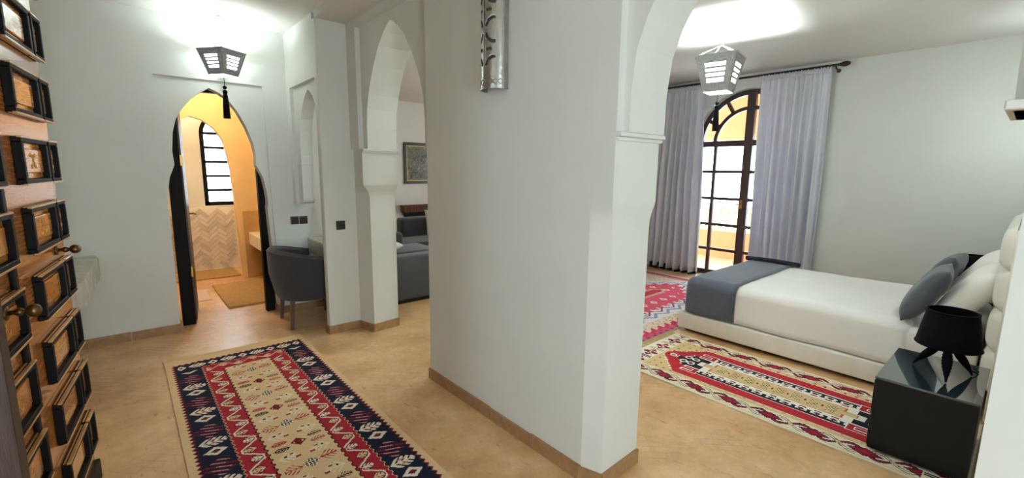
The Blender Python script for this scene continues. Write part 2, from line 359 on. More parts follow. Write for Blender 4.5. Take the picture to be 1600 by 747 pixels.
# other walls of the house
def W(name, a, b, m=PLASTER, label=None): return struct(name, bx(a, b), m, label=label)
bm = nb(); box(bm, (-1.9, -2.1, 0), (-1.78, .5, CEIL)); box(bm, (-1.9, .9, 0), (-1.78, 4.95, CEIL)); box(bm, (-1.9, .5, 0), (-1.78, .9, .9)); box(bm, (-1.9, .5, 2.1), (-1.78, .9, CEIL))  # gap is an added opening that lets daylight onto the hall wall
struct('wall_left', bm, PLASTER)
bm = nb(); prism(bm, [(-1.9, 0), (-.09, 0), (-.09, 2.3), (.59, 2.3), (.59, 0), (1.88, 0), (1.88, CEIL), (-1.9, CEIL)], 'y', -2.1, -2.0)  # unseen doorway behind the camera, width set by the daylight wanted
struct('wall_entrance', bm, PLASTER)
W('wall_bedhead', (1.88, -.16, 0), (6.6, -.025, CEIL), label='plaster wall behind the bed head')
bm = nb(); prism(bm, [(1.88, 0), (2.45, 0), (2.45, .5), (2.45, 2.5), (3.35, 2.5), (3.35, 0), (3.45, 0), (3.45, CEIL), (1.88, CEIL)], 'y', 2.32, 2.42)  # unseen opening that passes light to the archway pillar
struct('wall_divider_1', bm, PLASTER)
W('wall_divider_2', (3.35, 2.42, 0), (3.45, 4.10, CEIL)); W('wall_divider_3', (3.45, 4.0, 0), (6.6, 4.10, CEIL))
W('wall_living_far', (1.95, 8.1, 0), (6.6, 8.3, CEIL), label='white living room wall behind the fireplace')
bm = nb(); prism(bm, [(4.1, 0), (5.2, 0), (5.2, 2.3), (6.4, 2.3), (6.4, 0), (8.1, 0), (8.1, CEIL), (4.1, CEIL)], 'x', 6.35, 6.5)  # unseen opening added to bring daylight into the living room
struct('wall_living_side', bm, PLASTER)
# window wall with arched french door opening: centre y 2.61, transom 1.89, radius .68
WC, WR, WZ = 2.61, .70, 1.89
op = [(WC-WR, 0)] + [(WC-WR*math.cos(a), WZ+WR*math.sin(a)) for a in np.linspace(0, math.pi, 28)] + [(WC+WR, 0)]
bm = nb(); prism(bm, [(-.16, 0)] + op + [(4.1, 0), (4.1, CEIL), (-.16, CEIL)], 'x', 6.35, 6.62)
wall_w = struct('wall_window', bm, PLASTER, label='pale grey bedroom wall with arched balcony door')
# bathroom shell
W('wall_bath_left', (-.6, 5.10, 0), (-.48, 8.0, CEIL)); W('wall_bath_right', (1.95, 5.10, 0), (2.07, 8.1, CEIL), PLASTER)
bwo = [(.87, .94), (.87, 1.95)] + [(1.085-.215*math.cos(a), 1.95+.26*math.sin(a)) for a in np.linspace(.1, math.pi-.1, 12)] + [(1.30, 1.95), (1.30, .94)]
bm = nb()
box(bm, (-.6, 7.7, 0), (.87, 7.85, CEIL)); box(bm, (1.30, 7.7, 0), (1.95, 7.85, CEIL)); box(bm, (.87, 7.7, 0), (1.30, 7.85, .94))
prism(bm, [(.87, 1.95)] + bwo[2:-2] + [(1.30, 1.95), (1.30, CEIL), (.87, CEIL)], 'y', 7.7, 7.85)
wall_s = struct('wall_shower', bm, PLASTER, label='pale shower wall with arched window above tiles')
pa = [(.32, 0), (.33, 1.5), (.36, 1.72), (.43, 1.9), (.55, 2.04), (.70, 2.11), (.83, 2.07), (.95, 1.97), (1.03, 1.83), (1.065, 1.66), (1.09, 1.46), (1.115, .93), (1.15, 0)]
bm = nb(); prism(bm, [(-.48, 0)] + pa + [(1.95, 0), (1.95, CEIL), (-.48, CEIL)], 'y', 6.9, 7.02)
struct('wall_bath_partition', bm, LAMPTINT, label='plaster partition with arched shower opening, lamplight tint in its colour')

# ------------------------------------------------------------------ skirting tiles
def skirting(name, pts, h=.075, t=.014, tl=.33):
    bm = nb(); tiles = []
    for (x0, y0), (x1, y1) in zip(pts[:-1], pts[1:]):
        d = Vector((x1-x0, y1-y0)); L = d.length; d.normalize(); nrm = Vector((-d.y, d.x))   # left of travel = towards room
        q = [(x0, y0), (x1, y1), (x1+nrm.x*t*.6, y1+nrm.y*t*.6), (x0+nrm.x*t*.6, y0+nrm.y*t*.6)]
        prism(bm, q, 'z', 0, h-.004)
        n = max(1, round(L/tl)); st = L/n
        for i in range(n):
            a, b = i*st + .002, (i+1)*st - .002
            if i == 0: a = -.002
            if i == n-1: b = L+.008
            hh = h + random.uniform(-.004, .004)
            P = lambda s, k: (x0+d.x*s+nrm.x*t*k, y0+d.y*s+nrm.y*t*k)
            tiles.append(([P(a, 0), P(b, 0), P(b, 1), P(a, 1)], hh))
    root = struct(name, bm, MORTAR, label='low row of brown skirting tiles')
    for q, hh in tiles:
        b2 = nb(); prism(b2, q, 'z', 0, hh); obj('tile', b2, SKIRT, root)
skirting('baseboard_right', [(1.835, 1.17), (1.648, 1.17), (1.57, 1.285), (1.57, 2.70), (1.88, 2.70)][::-1] if False else [(1.88, 2.70), (1.57, 2.70), (1.57, 1.285), (1.602, 1.183), (1.90, 1.192)][::-1])
skirting('baseboard_pier', [(1.92, 3.84), (1.648, 3.84), (1.598, 4.03), (1.312, 4.03), (1.312, 4.115)][::-1] if False else [(1.312, 4.10), (1.312, 4.03), (1.598, 4.03), (1.648, 3.835), (1.905, 3.87)][::-1])
skirting('baseboard_back', [(.288, 5.08), (.288, 4.981), (.276, 4.95), (-1.78, 4.95)][::-1] if False else [(-1.78, 4.95), (.284, 4.95), (.29, 5.08)][::-1])
skirting('baseboard_alcove', [(1.122, 5.08), (1.135, 4.95), (1.95, 4.95)][::-1])
skirting('baseboard_window', [(6.35, -.02), (6.35, 1.91)])

# ------------------------------------------------------------------ balcony door (arched french window)
def ring(bm, c, r0, r1, a0, a1, x0, x1, n=28):
    out = [(c[0]+r1*math.cos(a), c[1]+r1*math.sin(a)) for a in np.linspace(a0, a1, n)]
    inn = [(c[0]+r0*math.cos(a), c[1]+r0*math.sin(a)) for a in np.linspace(a1, a0, n)]
    for i in range(n-1):
        q = [out[i], out[i+1], inn[n-2-i], inn[n-1-i]]; prism(bm, q, 'x', x0, x1)
    return bm
X0, X1 = 6.455, 6.505
bm = nb(); ring(bm, (WC, WZ), .635, .699, 0, math.pi, X0, X1)
for s in (-1, 1): box(bm, (X0, WC+s*.699, 0), (X1, WC+s*.635, WZ))
win = struct('window_1', bm, DARKFRAME, label='tall arched dark wood balcony door with small panes')
obj('center_post', bx((X0-.012, WC-.055, 0), (X1+.01, WC+.055, WZ+.655), .006), DARKFRAME, win)
obj('transom', bx((X0-.01, WC-.64, WZ-.04), (X1+.01, WC+.64, WZ+.04), .006), DARKFRAME, win)
obj('bottom_rail', bx((X0, WC-.64, .005), (X1, WC+.64, .07), .004), DARKFRAME, win)
for z in (1.50, 1.12, .745, .385):
    for s in (-1, 1): obj('glazing_bar', bx((X0+.005, WC+s*.05, z-.02), (X1-.005, WC+s*.64, z+.02), .003), DARKFRAME, win)
for s in (-1, 1): obj('glazing_bar', bx((X0+.004, WC+s*.445-.022, .06), (X1-.004, WC+s*.445+.022, WZ), .003), DARKFRAME, win)
bm = nb(); ring(bm, (WC, WZ), .44, .488, 0, math.pi, X0+.004, X1-.004); obj('fan_ring', bm, DARKFRAME, win)
for a in (30, 60, 120, 150):
    c, s = math.cos(math.radians(a)), math.sin(math.radians(a)); t = .022
    bm = nb(); prism(bm, [(WC+.47*c-t*s, WZ+.47*s+t*c), (WC+.66*c-t*s, WZ+.66*s+t*c), (WC+.66*c+t*s, WZ+.66*s-t*c), (WC+.47*c+t*s, WZ+.47*s-t*c)], 'x', X0+.004, X1-.004)
    obj('fan_spoke', bm, DARKFRAME, win)
zs = [.07, .385, .745, 1.12, 1.50, 1.85]
for s in (-1, 1):
    for a, b in ((.05, .445), (.445, .64)):
        for z0, z1 in zip(zs[:-1], zs[1:]): obj('pane', bx((6.478, WC+s*a, z0), (6.482, WC+s*b, z1)), GLASS, win)
bm = nb(); prism(bm, [(WC+.65*math.cos(a), WZ+.65*math.sin(a)) for a in np.linspace(0, math.pi, 24)], 'x', 6.478, 6.482); obj('fan_pane', bm, GLASS, win)
bm = nb(); tube(bm, [(X0-.012, WC+.02, 1.06), (X0-.05, WC+.02, 1.06), (X0-.05, WC+.12, 1.06)], .008); box(bm, (X0-.018, WC+.005, 1.0), (X0-.01, WC+.035, 1.12)); obj('lever_handle', bm, BRASSB, win)

# balcony outside
struct('floor_balcony', bx((6.62, -.5, -.14), (8.3, 6.0, -.02)), BALFLOOR, label='pale terracotta balcony floor')
bm = nb(); box(bm, (8.0, -.5, -.02), (8.18, 6.0, .45)); par = struct('wall_balcony_parapet', bm, TERRA, label='low orange balcony parapet under the balusters')
bm = nb(); box(bm, (7.97, -.5, .81), (8.21, 6.0, .93), .015)
bal = tag(obj('balustrade', bm, BALUST), 'pale stone balustrade beyond the arched balcony door', 'balustrade')
obj('bottom_rail', bx((7.99, -.5, .45), (8.19, 6.0, .50), .008), BALUST, bal)
bprof = [(.035, 0), (.035, .03), (.022, .05), (.048, .12), (.042, .17), (.02, .24), (.03, .26), (.035, .28), (.035, .31)]
bm = nb(); lathe(bm, bprof, (0, 0, 0), 10); b0 = obj('baluster', bm, BALUST, bal, smooth=True); b0.location = (8.09, 2.0, .50)
for i in range(1, 22):
    b = b0.copy(); COL.objects.link(b); b.location = (8.09, 2.0+i*.125, .50)
# loggia: pillar arches and roof
bm = nb(); lo = [(6.0, -.02), (6.0, 2.95), (-.5, 2.95), (-.5, -.02), (-.2, -.02), (-.2, 1.9), (-.1, 2.0), (4.6, 2.06), (4.9, 1.98), (5.1, 1.8), (5.1, -.02)]
prism(bm, lo, 'x', 8.0, 8.25); struct('wall_loggia', bm, TERRA, label='orange rendered loggia beam above the balcony')
struct('ceiling_loggia', bx((6.62, -.5, 2.95), (8.25, 6.0, 3.05)), TERRA)

# ------------------------------------------------------------------ bathroom
# arched window with horizontal bars
bm = nb(); box(bm, (.87, 7.72, .94), (.925, 7.78, 1.97)); box(bm, (1.245, 7.72, .94), (1.30, 7.78, 1.97)); box(bm, (.87, 7.72, .94), (1.30, 7.78, .995))
n = 12; A = np.linspace(0, math.pi, n)
for i in range(n-1):
    P = lambda a, k: (1.085-(.215-k)*math.cos(a), 1.95+(.26-k)*math.sin(a))
    prism(bm, [P(A[i], 0), P(A[i+1], 0), P(A[i+1], .055), P(A[i], .055)], 'y', 7.72, 7.78)
bw = struct('window_2', bm, BLACKWOOD, label='small arched black window with horizontal bars in the shower')
for z in (1.16, 1.36, 1.56, 1.76, 1.96): obj('glazing_bar', bx((.92, 7.73, z-.018), (1.25, 7.77, z+.018)), BLACKWOOD, bw)
obj('pane', bx((.9, 7.748, .97), (1.27, 7.752, 2.18)), GLASS, bw)
# herringbone tiles on the shower wall
bm = nb(); box(bm, (-.45, 7.676, 0), (1.9, 7.699, .915)); til = struct('wall_shower_tiling', bm, GROUT, label='herringbone tile dado under the shower window')
me3 = []
for mt in (BATHTILE, BATHTILE2, BATHTILE3):
    b2 = nb(); box(b2, (-.0735, -.009, -.0225), (.0735, .0, .0225), .003, 1)
    me = bpy.data.meshes.new('bejmat'); b2.to_mesh(me); b2.free(); me.materials.append(mt); me3.append(me)
tw, tl = .05, .15
cnt = 0
for i in range(-40, 40):
    for j in range(-14, 14):
        for k in (0, 1):
            # herringbone lattice: horizontal and vertical bricks, turned 45 degrees
            u = i*tw + j*tl; v = i*tw - j*tl
            if k == 0: cu, cv, ang = u + tl/2, v + tw/2, 0
            else: cu, cv, ang = u + tl + tw/2 - tw*1.0 + tw, v + tw - tw + tl/2 - tl + tw, 90
            if k == 1: cu, cv = u - tw/2 + 0.0, v + tl/2
            x = .9 + (cu - cv)*.70711; z = .45 + (cu + cv)*.70711
            if not (.30 < x < 1.22 and .06 < z < .86): continue
            o = bpy.data.objects.new('tile', random.choice(me3)); COL.objects.link(o); o.parent = til
            o.location = (x, 7.677+random.uniform(-.001, .001), z); o.rotation_euler = (0, math.radians(-45 + ang), 0); cnt += 1
# door frame and the open leaf
fr = thing('bathroom_door', 'black wooden door frame inside the keyhole arch, leaf standing open', 'door', (0, 0, 0))
obj('frame_post', bx((.318, 5.105, 0), (.418, 5.18, 2.25), .006), BLACKWOOD, fr); obj('frame_post', bx((1.03, 5.105, 0), (1.13, 5.18, 2.25), .006), BLACKWOOD, fr)
obj('frame_head', bx((.318, 5.105, 2.172), (1.13, 5.18, 2.34), .006), BLACKWOOD, fr)
bm = nb(); prism(bm, [(.40, 5.182), (.436, 5.178), (.505, 5.74), (.47, 5.744)], 'z', .02, 2.15); lf = obj('leaf', bm, DARKFRAME, fr)
bm = nb(); tube(bm, [(.478, 5.60, 1.02), (.53, 5.59, 1.02), (.53, 5.50, 1.02)], .009); obj('lever_handle', bm, BRASS, lf)
for z in (.5, 1.55): obj('hinge', bx((.412, 5.165, z-.05), (.44, 5.185, z+.05), .004), BRASSB, lf)
# vanity, basin, tiled dado, mats
va = thing('vanity', 'thick pale washbasin counter against the warm-tinted partition', 'vanity', (0, 0, 0))
obj('counter', bx((1.235, 5.45, .45), (1.80, 6.885, .625), .012), CERAMIC, va); obj('support', bx((1.36, 5.45, 0), (1.78, 6.875, .449)), BROWNTAD, va)
bm = nb(); lathe(bm, [(.10, 0), (.17, .03), (.20, .09), (.205, .10), (.19, .10), (.15, .04), (.0005, .02)], (1.50, 6.3, .626), 24)
tag(obj('wash_basin', bm, CERAMIC, smooth=True), 'round white basin on the bathroom counter', 'basin')
bm = nb(); box(bm, (1.19, 6.872, 0), (1.945, 6.899, .91), .004); struct('trim_2', bm, TADELAKT, label='tan polished plaster dado beside the washbasin')
def mat_rug(name, x0, x1, y0, y1, t, m, label):
    bm = nb(); box(bm, (x0, y0, .001), (x1, y1, t), .006); slices(bm, 'x', x0, x1, .03); slices(bm, 'y', y0, y1, .03)
    for v in bm.verts:
        if v.co.z > .004:
            v.co.z += noise.noise((v.co.x*30, v.co.y*30, 0))*.006; 
        v.co.x += noise.noise((v.co.x*9, v.co.y*9, 3))*.008; v.co.y += noise.noise((v.co.x*9, v.co.y*9, 7))*.008
    return tag(obj(name, bm, m, smooth=True), label, 'mat')
mat_rug('bath_mat', .74, 1.33, 5.45, 6.62, .022, OLIVEMAT, 'large tan shaggy bath mat in front of the washbasin')
mat_rug('bath_mat', .40, 1.14, 7.07, 7.64, .022, OLIVEMAT, 'tan bath mat lying along the tiled shower wall')
mat_rug('woven_mat', .50, .66, 5.95, 6.50, .006, PINKMAT, 'small pale woven mat left of the shaggy bath mat')
lampb = thing('ceiling_lamp', 'warm bathroom ceiling lamp', 'lamp', (.75, 6.15, CEIL-.001))
bm = nb(); lathe(bm, [(.14, 0), (.15, -.02), (.13, -.07), (.07, -.10), (.001, -.11)], (0, 0, 0), 24); obj('globe', bm, mat('warm_lamp_glass', 'ffe0a8', .4, emit='ffb45a', estr=8), lampb, smooth=True)
bm = nb(); lathe(bm, [(.16, 0), (.16, -.015), (.15, -.02)], (0, 0, 0), 24); obj('base_ring', bm, BRASSB, lampb)
lamps = thing('ceiling_lamp', 'small round shower ceiling lamp, added out of view as fill light', 'lamp', (.55, 7.36, CEIL-.001))
bm = nb(); lathe(bm, [(.09, 0), (.10, -.02), (.08, -.05), (.03, -.07), (.001, -.075)], (0, 0, 0), 20); obj('globe', bm, mat('shower_fill_glass', 'fff2dc', .4, emit='ffdcae', estr=6), lamps, smooth=True)
point('shower_fill_light', (.55, 7.36, CEIL-.15), 11, (1.0, .84, .64), .08)  # added fill for the shower, with the small globe above
point('bathroom_lamp_light', (.75, 6.15, CEIL-.2), 23, (1.0, .75, .48), .12)

# ------------------------------------------------------------------ living room glimpse
def soft(a, b, r=.06, seg=4): return bx(a, b, r, seg)
s1 = thing('sofa', 'charcoal sofa seen from behind through the living room arch', 'sofa', (0, 0, 0))
obj('backrest', soft((1.96, 4.45, .035), (3.30, 4.66, .535), .035), SOFAFAB, s1, 'auto')
obj('seat', soft((1.98, 4.66, .035), (3.28, 5.0, .40), .04), SOFAFAB, s1, 'auto')
obj('base', bx((2.0, 4.47, .0), (3.26, 4.98, .035)), FLATBLACK, s1)
pf = thing('pouf', 'low dark upholstered pouf between the two sofas', 'pouf', (0, 0, 0))
obj('cushion_top', soft((2.32, 5.08, .12), (3.15, 5.72, .455), .06), DARKSOFA, pf, 'auto'); obj('base', soft((2.34, 5.10, 0), (3.13, 5.70, .12), .02), DARKSOFA, pf, 'auto')
s2 = thing('sofa', 'darker sofa with boxy arms in front of the fireplace', 'sofa', (0, 0, 0))
obj('backrest', soft((3.32, 6.5, .05), (5.2, 6.75, .71), .05), DARKSOFA, s2, 'auto'); obj('seat', soft((2.95, 5.85, .05), (5.1, 6.5, .42), .05), DARKSOFA, s2, 'auto')
obj('armrest', soft((2.66, 5.80, .0), (2.98, 6.8, .60), .06), DARKSOFA, s2, 'auto'); obj('armrest', soft((5.05, 5.8, .0), (5.3, 6.8, .60), .06), DARKSOFA, s2, 'auto')
def pillow_bm(w, h, t, n=18, pinch=.06):
    bm = nb(); top = {}; bot = {}
    for i in range(n+1):
        for j in range(n+1):
            u, v = 2*i/n-1, 2*j/n-1
            k = 1 - pinch*(1-abs(u)**2)*abs(v)**3 ; l = 1 - pinch*(1-abs(v)**2)*abs(u)**3
            th = t/2*max(0, (1-abs(u)**4.5))**.5*max(0, (1-abs(v)**3.4))**.6
            th *= 1 + .12*noise.noise((u*2.1, v*2.1, w*9))
            x, y = u*w/2*l, v*h/2*k
            top[i, j] = bm.verts.new((x, y, th)); e = i in (0, n) or j in (0, n)
            bot[i, j] = top[i, j] if e else bm.verts.new((x, y, -th))
    for i in range(n):
        for j in range(n):
            bm.faces.new((top[i, j], top[i+1, j], top[i+1, j+1], top[i, j+1]))
            q = (bot[i, j], bot[i, j+1], bot[i+1, j+1], bot[i+1, j])
            if len({v.index if False else id(v) for v in q}) == 4:
                try: bm.faces.new(q)
                except ValueError: pass
    return bm
def place(o, loc, rot): o.location = loc; o.rotation_euler = rot; return o
R_ = math.radians
cu = obj('throw_pillow', pillow_bm(.42, .42, .14), CUSHW, None, True); tag(cu, 'cream cushion with a black dot on the dark sofa', 'cushion')
place(cu, (3.86, 6.33, .64), (R_(75), 0, R_(-8)))
bm = nb(); lathe(bm, [(.13, 0), (.13, .012), (.12, .016), (.001, .017)], (0, 0, .062), 24)
obj('dot', bm, CUSHB, cu)
cu2 = tag(obj('throw_pillow', pillow_bm(.36, .36, .12), CUSHW, None, True), 'small cream cushion tipped over on the pouf', 'cushion'); place(cu2, (2.42, 5.26, .523), (0, 0, R_(30)))
# fireplace: black opening, brick lintel
fp = thing('fireplace', 'fireplace with brick lintel over a black opening in the living room', 'fireplace', (0, 8.1, 0))
obj('opening', bx((4.16, -.05, 0), (5.3, -.012, .645)), FLATBLACK, fp); obj('lintel_mortar', bx((4.10, -.13, .648), (5.36, -.001, .758)), BRICKM, fp)
bk = nb(); box(bk, (-.03, -.012, -.057), (.03, 0, .057), .004, 1); mb = bpy.data.meshes.new('brick'); bk.to_mesh(mb); bk.free(); mb.materials.append(BRICKM)
for i in range(19):
    o = bpy.data.objects.new('brick', mb); COL.objects.link(o); o.parent = fp; o.location = (4.135+i*.066, -.13, .703)
obj('mantel_shelf', bx((4.08, -.16, .760), (5.38, -.001, .785), .004), BRICKM, fp)
pn = thing('painting', 'framed dark woodland painting on the living room wall', 'painting', (4.52, 8.098, 1.60))
bm = nb()
for a, b in (((-.335, -.03, -.40), (.335, 0, -.345)), ((-.335, -.03, .345), (.335, 0, .40)), ((-.335, -.03, -.345), (-.28, 0, .345)), ((.28, -.03, -.345), (.335, 0, .345))): box(bm, a, b, .005)
obj('frame', bm, FRAMEBLACK, pn)
bm = nb()
for a, b in (((-.28, -.02, -.345), (.28, 0, -.325)), ((-.28, -.02, .325), (.28, 0, .345)), ((-.28, -.02, -.325), (-.26, 0, .325)), ((.26, -.02, -.325), (.28, 0, .325))): box(bm, a, b)
obj('gilt_slip', bm, GILT, pn); obj('canvas', bx((-.262, -.012, -.327), (.262, 0, .327)), PAINT, pn)

# ------------------------------------------------------------------ hall objects
def switch(loc, n, ax, label, grp=None):
    t = thing('light_switch', label, 'light switch', loc, 0, grp)
    obj('plate', bx((-.04, -.010, -.04), (.04, 0, .04), .004), SWITCHM, t); obj('rocker', bx((-.028, -.014, -.026), (.028, -.009, .026), .003), SWITCHR, t)
switch((1.312, 4.949, .958), 1, 'y', 'dark square switch left of its twin, above the tub chair')
switch((1.398, 4.949, .956), 1, 'y', 'dark square switch nearest the alcove screen, right of its twin')
switch((1.449, 4.029, .99), 1, 'y', 'single dark square switch on the plaster pier')
tag(obj('desk', bx((1.425, 4.16, .62), (1.95, 4.948, .77), .012), MARBLE), 'thick marble desk slab built into the alcove behind the pier', 'desk')
bm = nb(); prism(bm, [(-1.77, 3.35), (-.285, 3.35), (-.245, 3.9), (-.205, 4.78), (-.20, 4.88), (-.215, 4.948), (-1.77, 4.948)], 'z', .60, .77)
bmesh.ops.bevel(bm, geom=bm.edges[:], offset=.012, segments=2, affect='EDGES')
tag(obj('stone_counter', bm, MARBLE), 'pale marble counter slab on the wall behind the carved door', 'counter')
# tub chair
ch = thing('tub_chair', 'charcoal fabric tub chair pulled up to the marble desk', 'chair', (1.30, 4.56, 0))
def shell(bm, ro, ri, zb, ztf, n=28, a0=70, a1=290):
    outer = []; 
    for k in range(n+1):
        a = R_(a0 + (a1-a0)*k/n); zt = ztf(a)
        sx, sy = 1.0, .98
        row = []
        for rr, z, f in ((ri, .42, 1), (ri, zt-.03, 1), ((ri+ro)/2, zt, 1), (ro, zt-.03, 1), (ro*.985, (zb+zt)/2, 1), (ro*.86, zb+.05, 1), (ro*.78, zb, 1), (ri*.8, zb, 1)):
            row.append((rr*math.cos(a)*sx, rr*math.sin(a)*sy, z))
        outer.append(row)
    loft(bm, outer, cap=True, closed=True); return bm
bm = nb(); shell(bm, .345, .285, .265, lambda a: .69 - .07*math.cos(a))
obj('back_shell', bm, GREYFAB, ch, 'auto')
bm = nb(); lathe(bm, [(.05, .27), (.26, .27), (.283, .30), (.284, .41), (.26, .44), (.02, .45)], (0, 0, 0), 28)
obj('seat_cushion', bm, GREYFAB, ch, 'auto')
for x, y in ((-.20, -.18), (-.19, .20), (.2, -.18), (.2, .2)):
    bm = nb(); loft(bm, [[(x+d*x/.2*.08+s*u, y+d*y/.2*.08+s*v, z) for u, v in ((-1, -1), (1, -1), (1, 1), (-1, 1))] for z, s, d in ((0, .013, .25), (.275, .019, 0))]); obj('leg', bm, CHAIRLEG, ch)

# carved entrance door leaf: local u along the leaf (+u = free edge), n towards the hall
DD = Vector((.1074, .9942, 0)); DN = Vector((.9942, -.1074, 0)); PO = Vector((-.202, 2.705, 0))
dr = bpy.data.objects.new('carved_door', None); COL.objects.link(dr)
dr.matrix_world = Matrix(((DD.x, DN.x, 0, PO.x), (DD.y, DN.y, 0, PO.y), (0, 0, 1, 0), (0, 0, 0, 1)))
tag(dr, 'tall carved door with rows of raised black frames standing open at left', 'door')
PB = -.026                                   # board face; the frames stand proud to 0
obj('leaf', bx((-1.27, PB-.035, .012), (.072, PB, 2.45), .003), HONEY, dr)
obj('astragal', bx((-.645, PB-.002, .012), (-.61, -.012, 2.45), .006), BLACKWOOD, dr)
obj('bottom_rail', bx((-1.27, PB-.004, .012), (.072, PB+.02, .11), .006), BLACKWOOD, dr)
FM = {}
def frame_mesh(wd, ht=.165, dp=.026, bw=.026):
    bm = nb()
    for a, b in (((-wd/2, 0, 0), (wd/2, dp, bw*.72)), ((-wd/2, 0, ht-bw*.72), (wd/2, dp, ht)), ((-wd/2, 0, bw*.72), (-wd/2+bw, dp, ht-bw*.72)), ((wd/2-bw, 0, bw*.72), (wd/2, dp, ht-bw*.72))): box(bm, a, b, .003, 1)
    bmesh.ops.recalc_face_normals(bm, faces=bm.faces[:])
    me = bpy.data.meshes.new('raised_frame'); bm.to_mesh(me); bm.free(); me.materials.append(BLACKWOOD)
    bm = nb(); box(bm, (-wd/2+bw, 0, bw*.72), (wd/2-bw, .006, ht-bw*.72)); box(bm, (-wd/2+bw*1.7, .005, bw*1.5), (wd/2-bw*1.7, .014, ht-bw*1.5), .004, 2)
    pm = bpy.data.meshes.new('inner_panel'); bmesh.ops.recalc_face_normals(bm, faces=bm.faces[:]); bm.to_mesh(pm); bm.free(); pm.materials.append(HONEYP)
    bm = nb()
    for z in (ht-.0005, .0): box(bm, (-wd/2, dp-.010, z-.0035), (wd/2, dp+.002, z+.0035), .001, 1); box(bm, (-wd/2+.004, dp-.020, z-.002), (wd/2-.004, dp-.015, z+.003))
    em = bpy.data.meshes.new('highlight_bead'); bmesh.ops.recalc_face_normals(bm, faces=bm.faces[:]); bm.to_mesh(em); bm.free(); em.materials.append(EDGEWOOD)  # pale beads paint highlights on the top and bottom rails
    bm = nb(); q = min(wd, .33)*.1
    for sx in (-1, 1):
        for sz in (-1, 1):
            pts = [(sx*q*(.5+.5*math.cos(t)),   .0145, ht/2+sz*.017*(1+math.sin(t*1.5))*.8) for t in np.linspace(0, 5.2, 16)]
            tube(bm, pts, .0017, 5)
    gm = bpy.data.meshes.new('carved_scroll'); bmesh.ops.recalc_face_normals(bm, faces=bm.faces[:]); bm.to_mesh(gm); bm.free(); gm.materials.append(GOLDINLAY)
    return me, pm, em, gm
FA, FC = frame_mesh(.33), frame_mesh(.138, bw=.022)
for r in range(9):
    z0 = 2.083 - .165 - .2445*(r-1)
    for u, F in ((-1.12, FA), (-.785, FA), (-.265, FA), (-.012, FC)):
        f = bpy.data.objects.new('raised_frame', F[0]); COL.objects.link(f); f.parent = dr; f.location = (u, PB, z0)
        for nm, me in (('inner_panel', F[1]), ('highlight_bead', F[2]), ('carved_scroll', F[3]))[:3 if (r in (3, 4) or u < -.5) else 2]:
            c = bpy.data.objects.new(nm, me); COL.objects.link(c); c.parent = f
def knob(u, z, d0):
    bm = nb(); tube(bm, [(u, d0, z), (u, d0+.045, z)], .007)
    ball(bm, (u, d0+.06, z), .019, (1, 1, 1)); ball(bm, (u, d0+.004, z), .022, (1, .25, 1)); ball(bm, (u, d0+.03, z), .012)
    obj('knob', bm, BRASS, dr, True)
knob(-.075, 1.147, PB); knob(-.80, 1.07, -.006)
# dark door jamb in front of the leaf with its brass latch
jb = thing('door_jamb', 'dark brown jamb post at the lower left beside the carved door', 'door jamb', (0, 0, 0))
obj('post', bx((-.43, 1.42, 0), (-.232, 1.50, 2.45), .005), mat('old_brown_wood', '3d2a22', .5, var=.35, vscale=6, stretch=(10, 10, 1), bump=.2, bscale=30), jb)
bm = nb(); box(bm, (-.262, 1.40, .70), (-.236, 1.425, .78), .004); tube(bm, [(-.25, 1.41, .775), (-.25, 1.38, .79), (-.25, 1.365, .77)], .007); obj('latch', bm, BRASSB, jb)

# pierced metal wall sconce (half cylinder) on the hall wall
sc = thing('wall_sconce', 'pierced half-round silver metal sconce high on the hall wall', 'wall lamp', (1.569, 1.950, 1.915))
SR, SH, NA, NZ = .088, .82, 64, 190
def cut(a, z):
    # a in metres along the arc from the middle, star-like leaves every 0.19 m
    if z < .10 or z > SH-.10: return False
    q = ((z-.10) % .19) - .095; r = math.hypot(a, q); th = math.atan2(q, a)
    if abs(a) < .006 and abs(q) < .072: return True                         # upright stem
    for s in (-1, 1):
        for k in (-1, 1):                                                   # curled leaves
            cx, cz = s*.062, k*.085
            d = math.hypot(a-cx, q-cz)
            if .040 < d < .056 and s*a > .010 and k*q > .012 and abs(a) < .066 and abs(q) < .08: return True
        if .014 < s*a < .045 and abs(q) < .007: return True
    return False
bm = nb(); vs = [[bm.verts.new((-SR*math.cos(R_(-88+176*i/NA)), SR*math.sin(R_(-88+176*i/NA)), SH*j/NZ)) for i in range(NA+1)] for j in range(NZ+1)]
for j in range(NZ):
    for i in range(NA):
        if not cut(SR*R_(-88+176*(i+.5)/NA), SH*(j+.5)/NZ): bm.faces.new((vs[j][i], vs[j][i+1], vs[j+1][i+1], vs[j+1][i]))
so = obj('pierced_shade', bm, SILVER, sc, True); md = so.modifiers.new('thickness', 'SOLIDIFY'); md.thickness = .0025
bm = nb()
for z0, z1, rr in ((0, .006, .004), (.012, .018, .0025), (.052, .058, .0025), (SH-.006, SH, .004)):
    rs = []; bm = nb()
    for i in range(33):
        a = R_(-90+180*i/32); c, s = -math.cos(a), math.sin(a)
        rs.append([(c*(SR-.002), s*(SR-.002), z0), (c*(SR+rr), s*(SR+rr), z0), (c*(SR+rr), s*(SR+rr), z1), (c*(SR-.002), s*(SR-.002), z1)])
    loft(bm, rs); obj('rim_band', bm, SILVER, sc)
bm = nb()
for i in range(9):
    for d in (-1, 1):
        pts = [((-math.cos(R_(-72+18*i+9*t*d)))*(SR+.001), math.sin(R_(-72+18*i+9*t*d))*(SR+.001), .035+.014*t) for t in (-1, -.5, 0, .5, 1)]
        tube(bm, pts, .0016, 4)
lt = obj('rim_lattice', bm, SILVER, sc); lt['kind'] = 'stuff'
for s in (-1, 1): obj('side_flange', bx((-.022, s*SR-.004, 0), (-.001, s*SR+.004, SH), .001, 1), SILVER, sc)

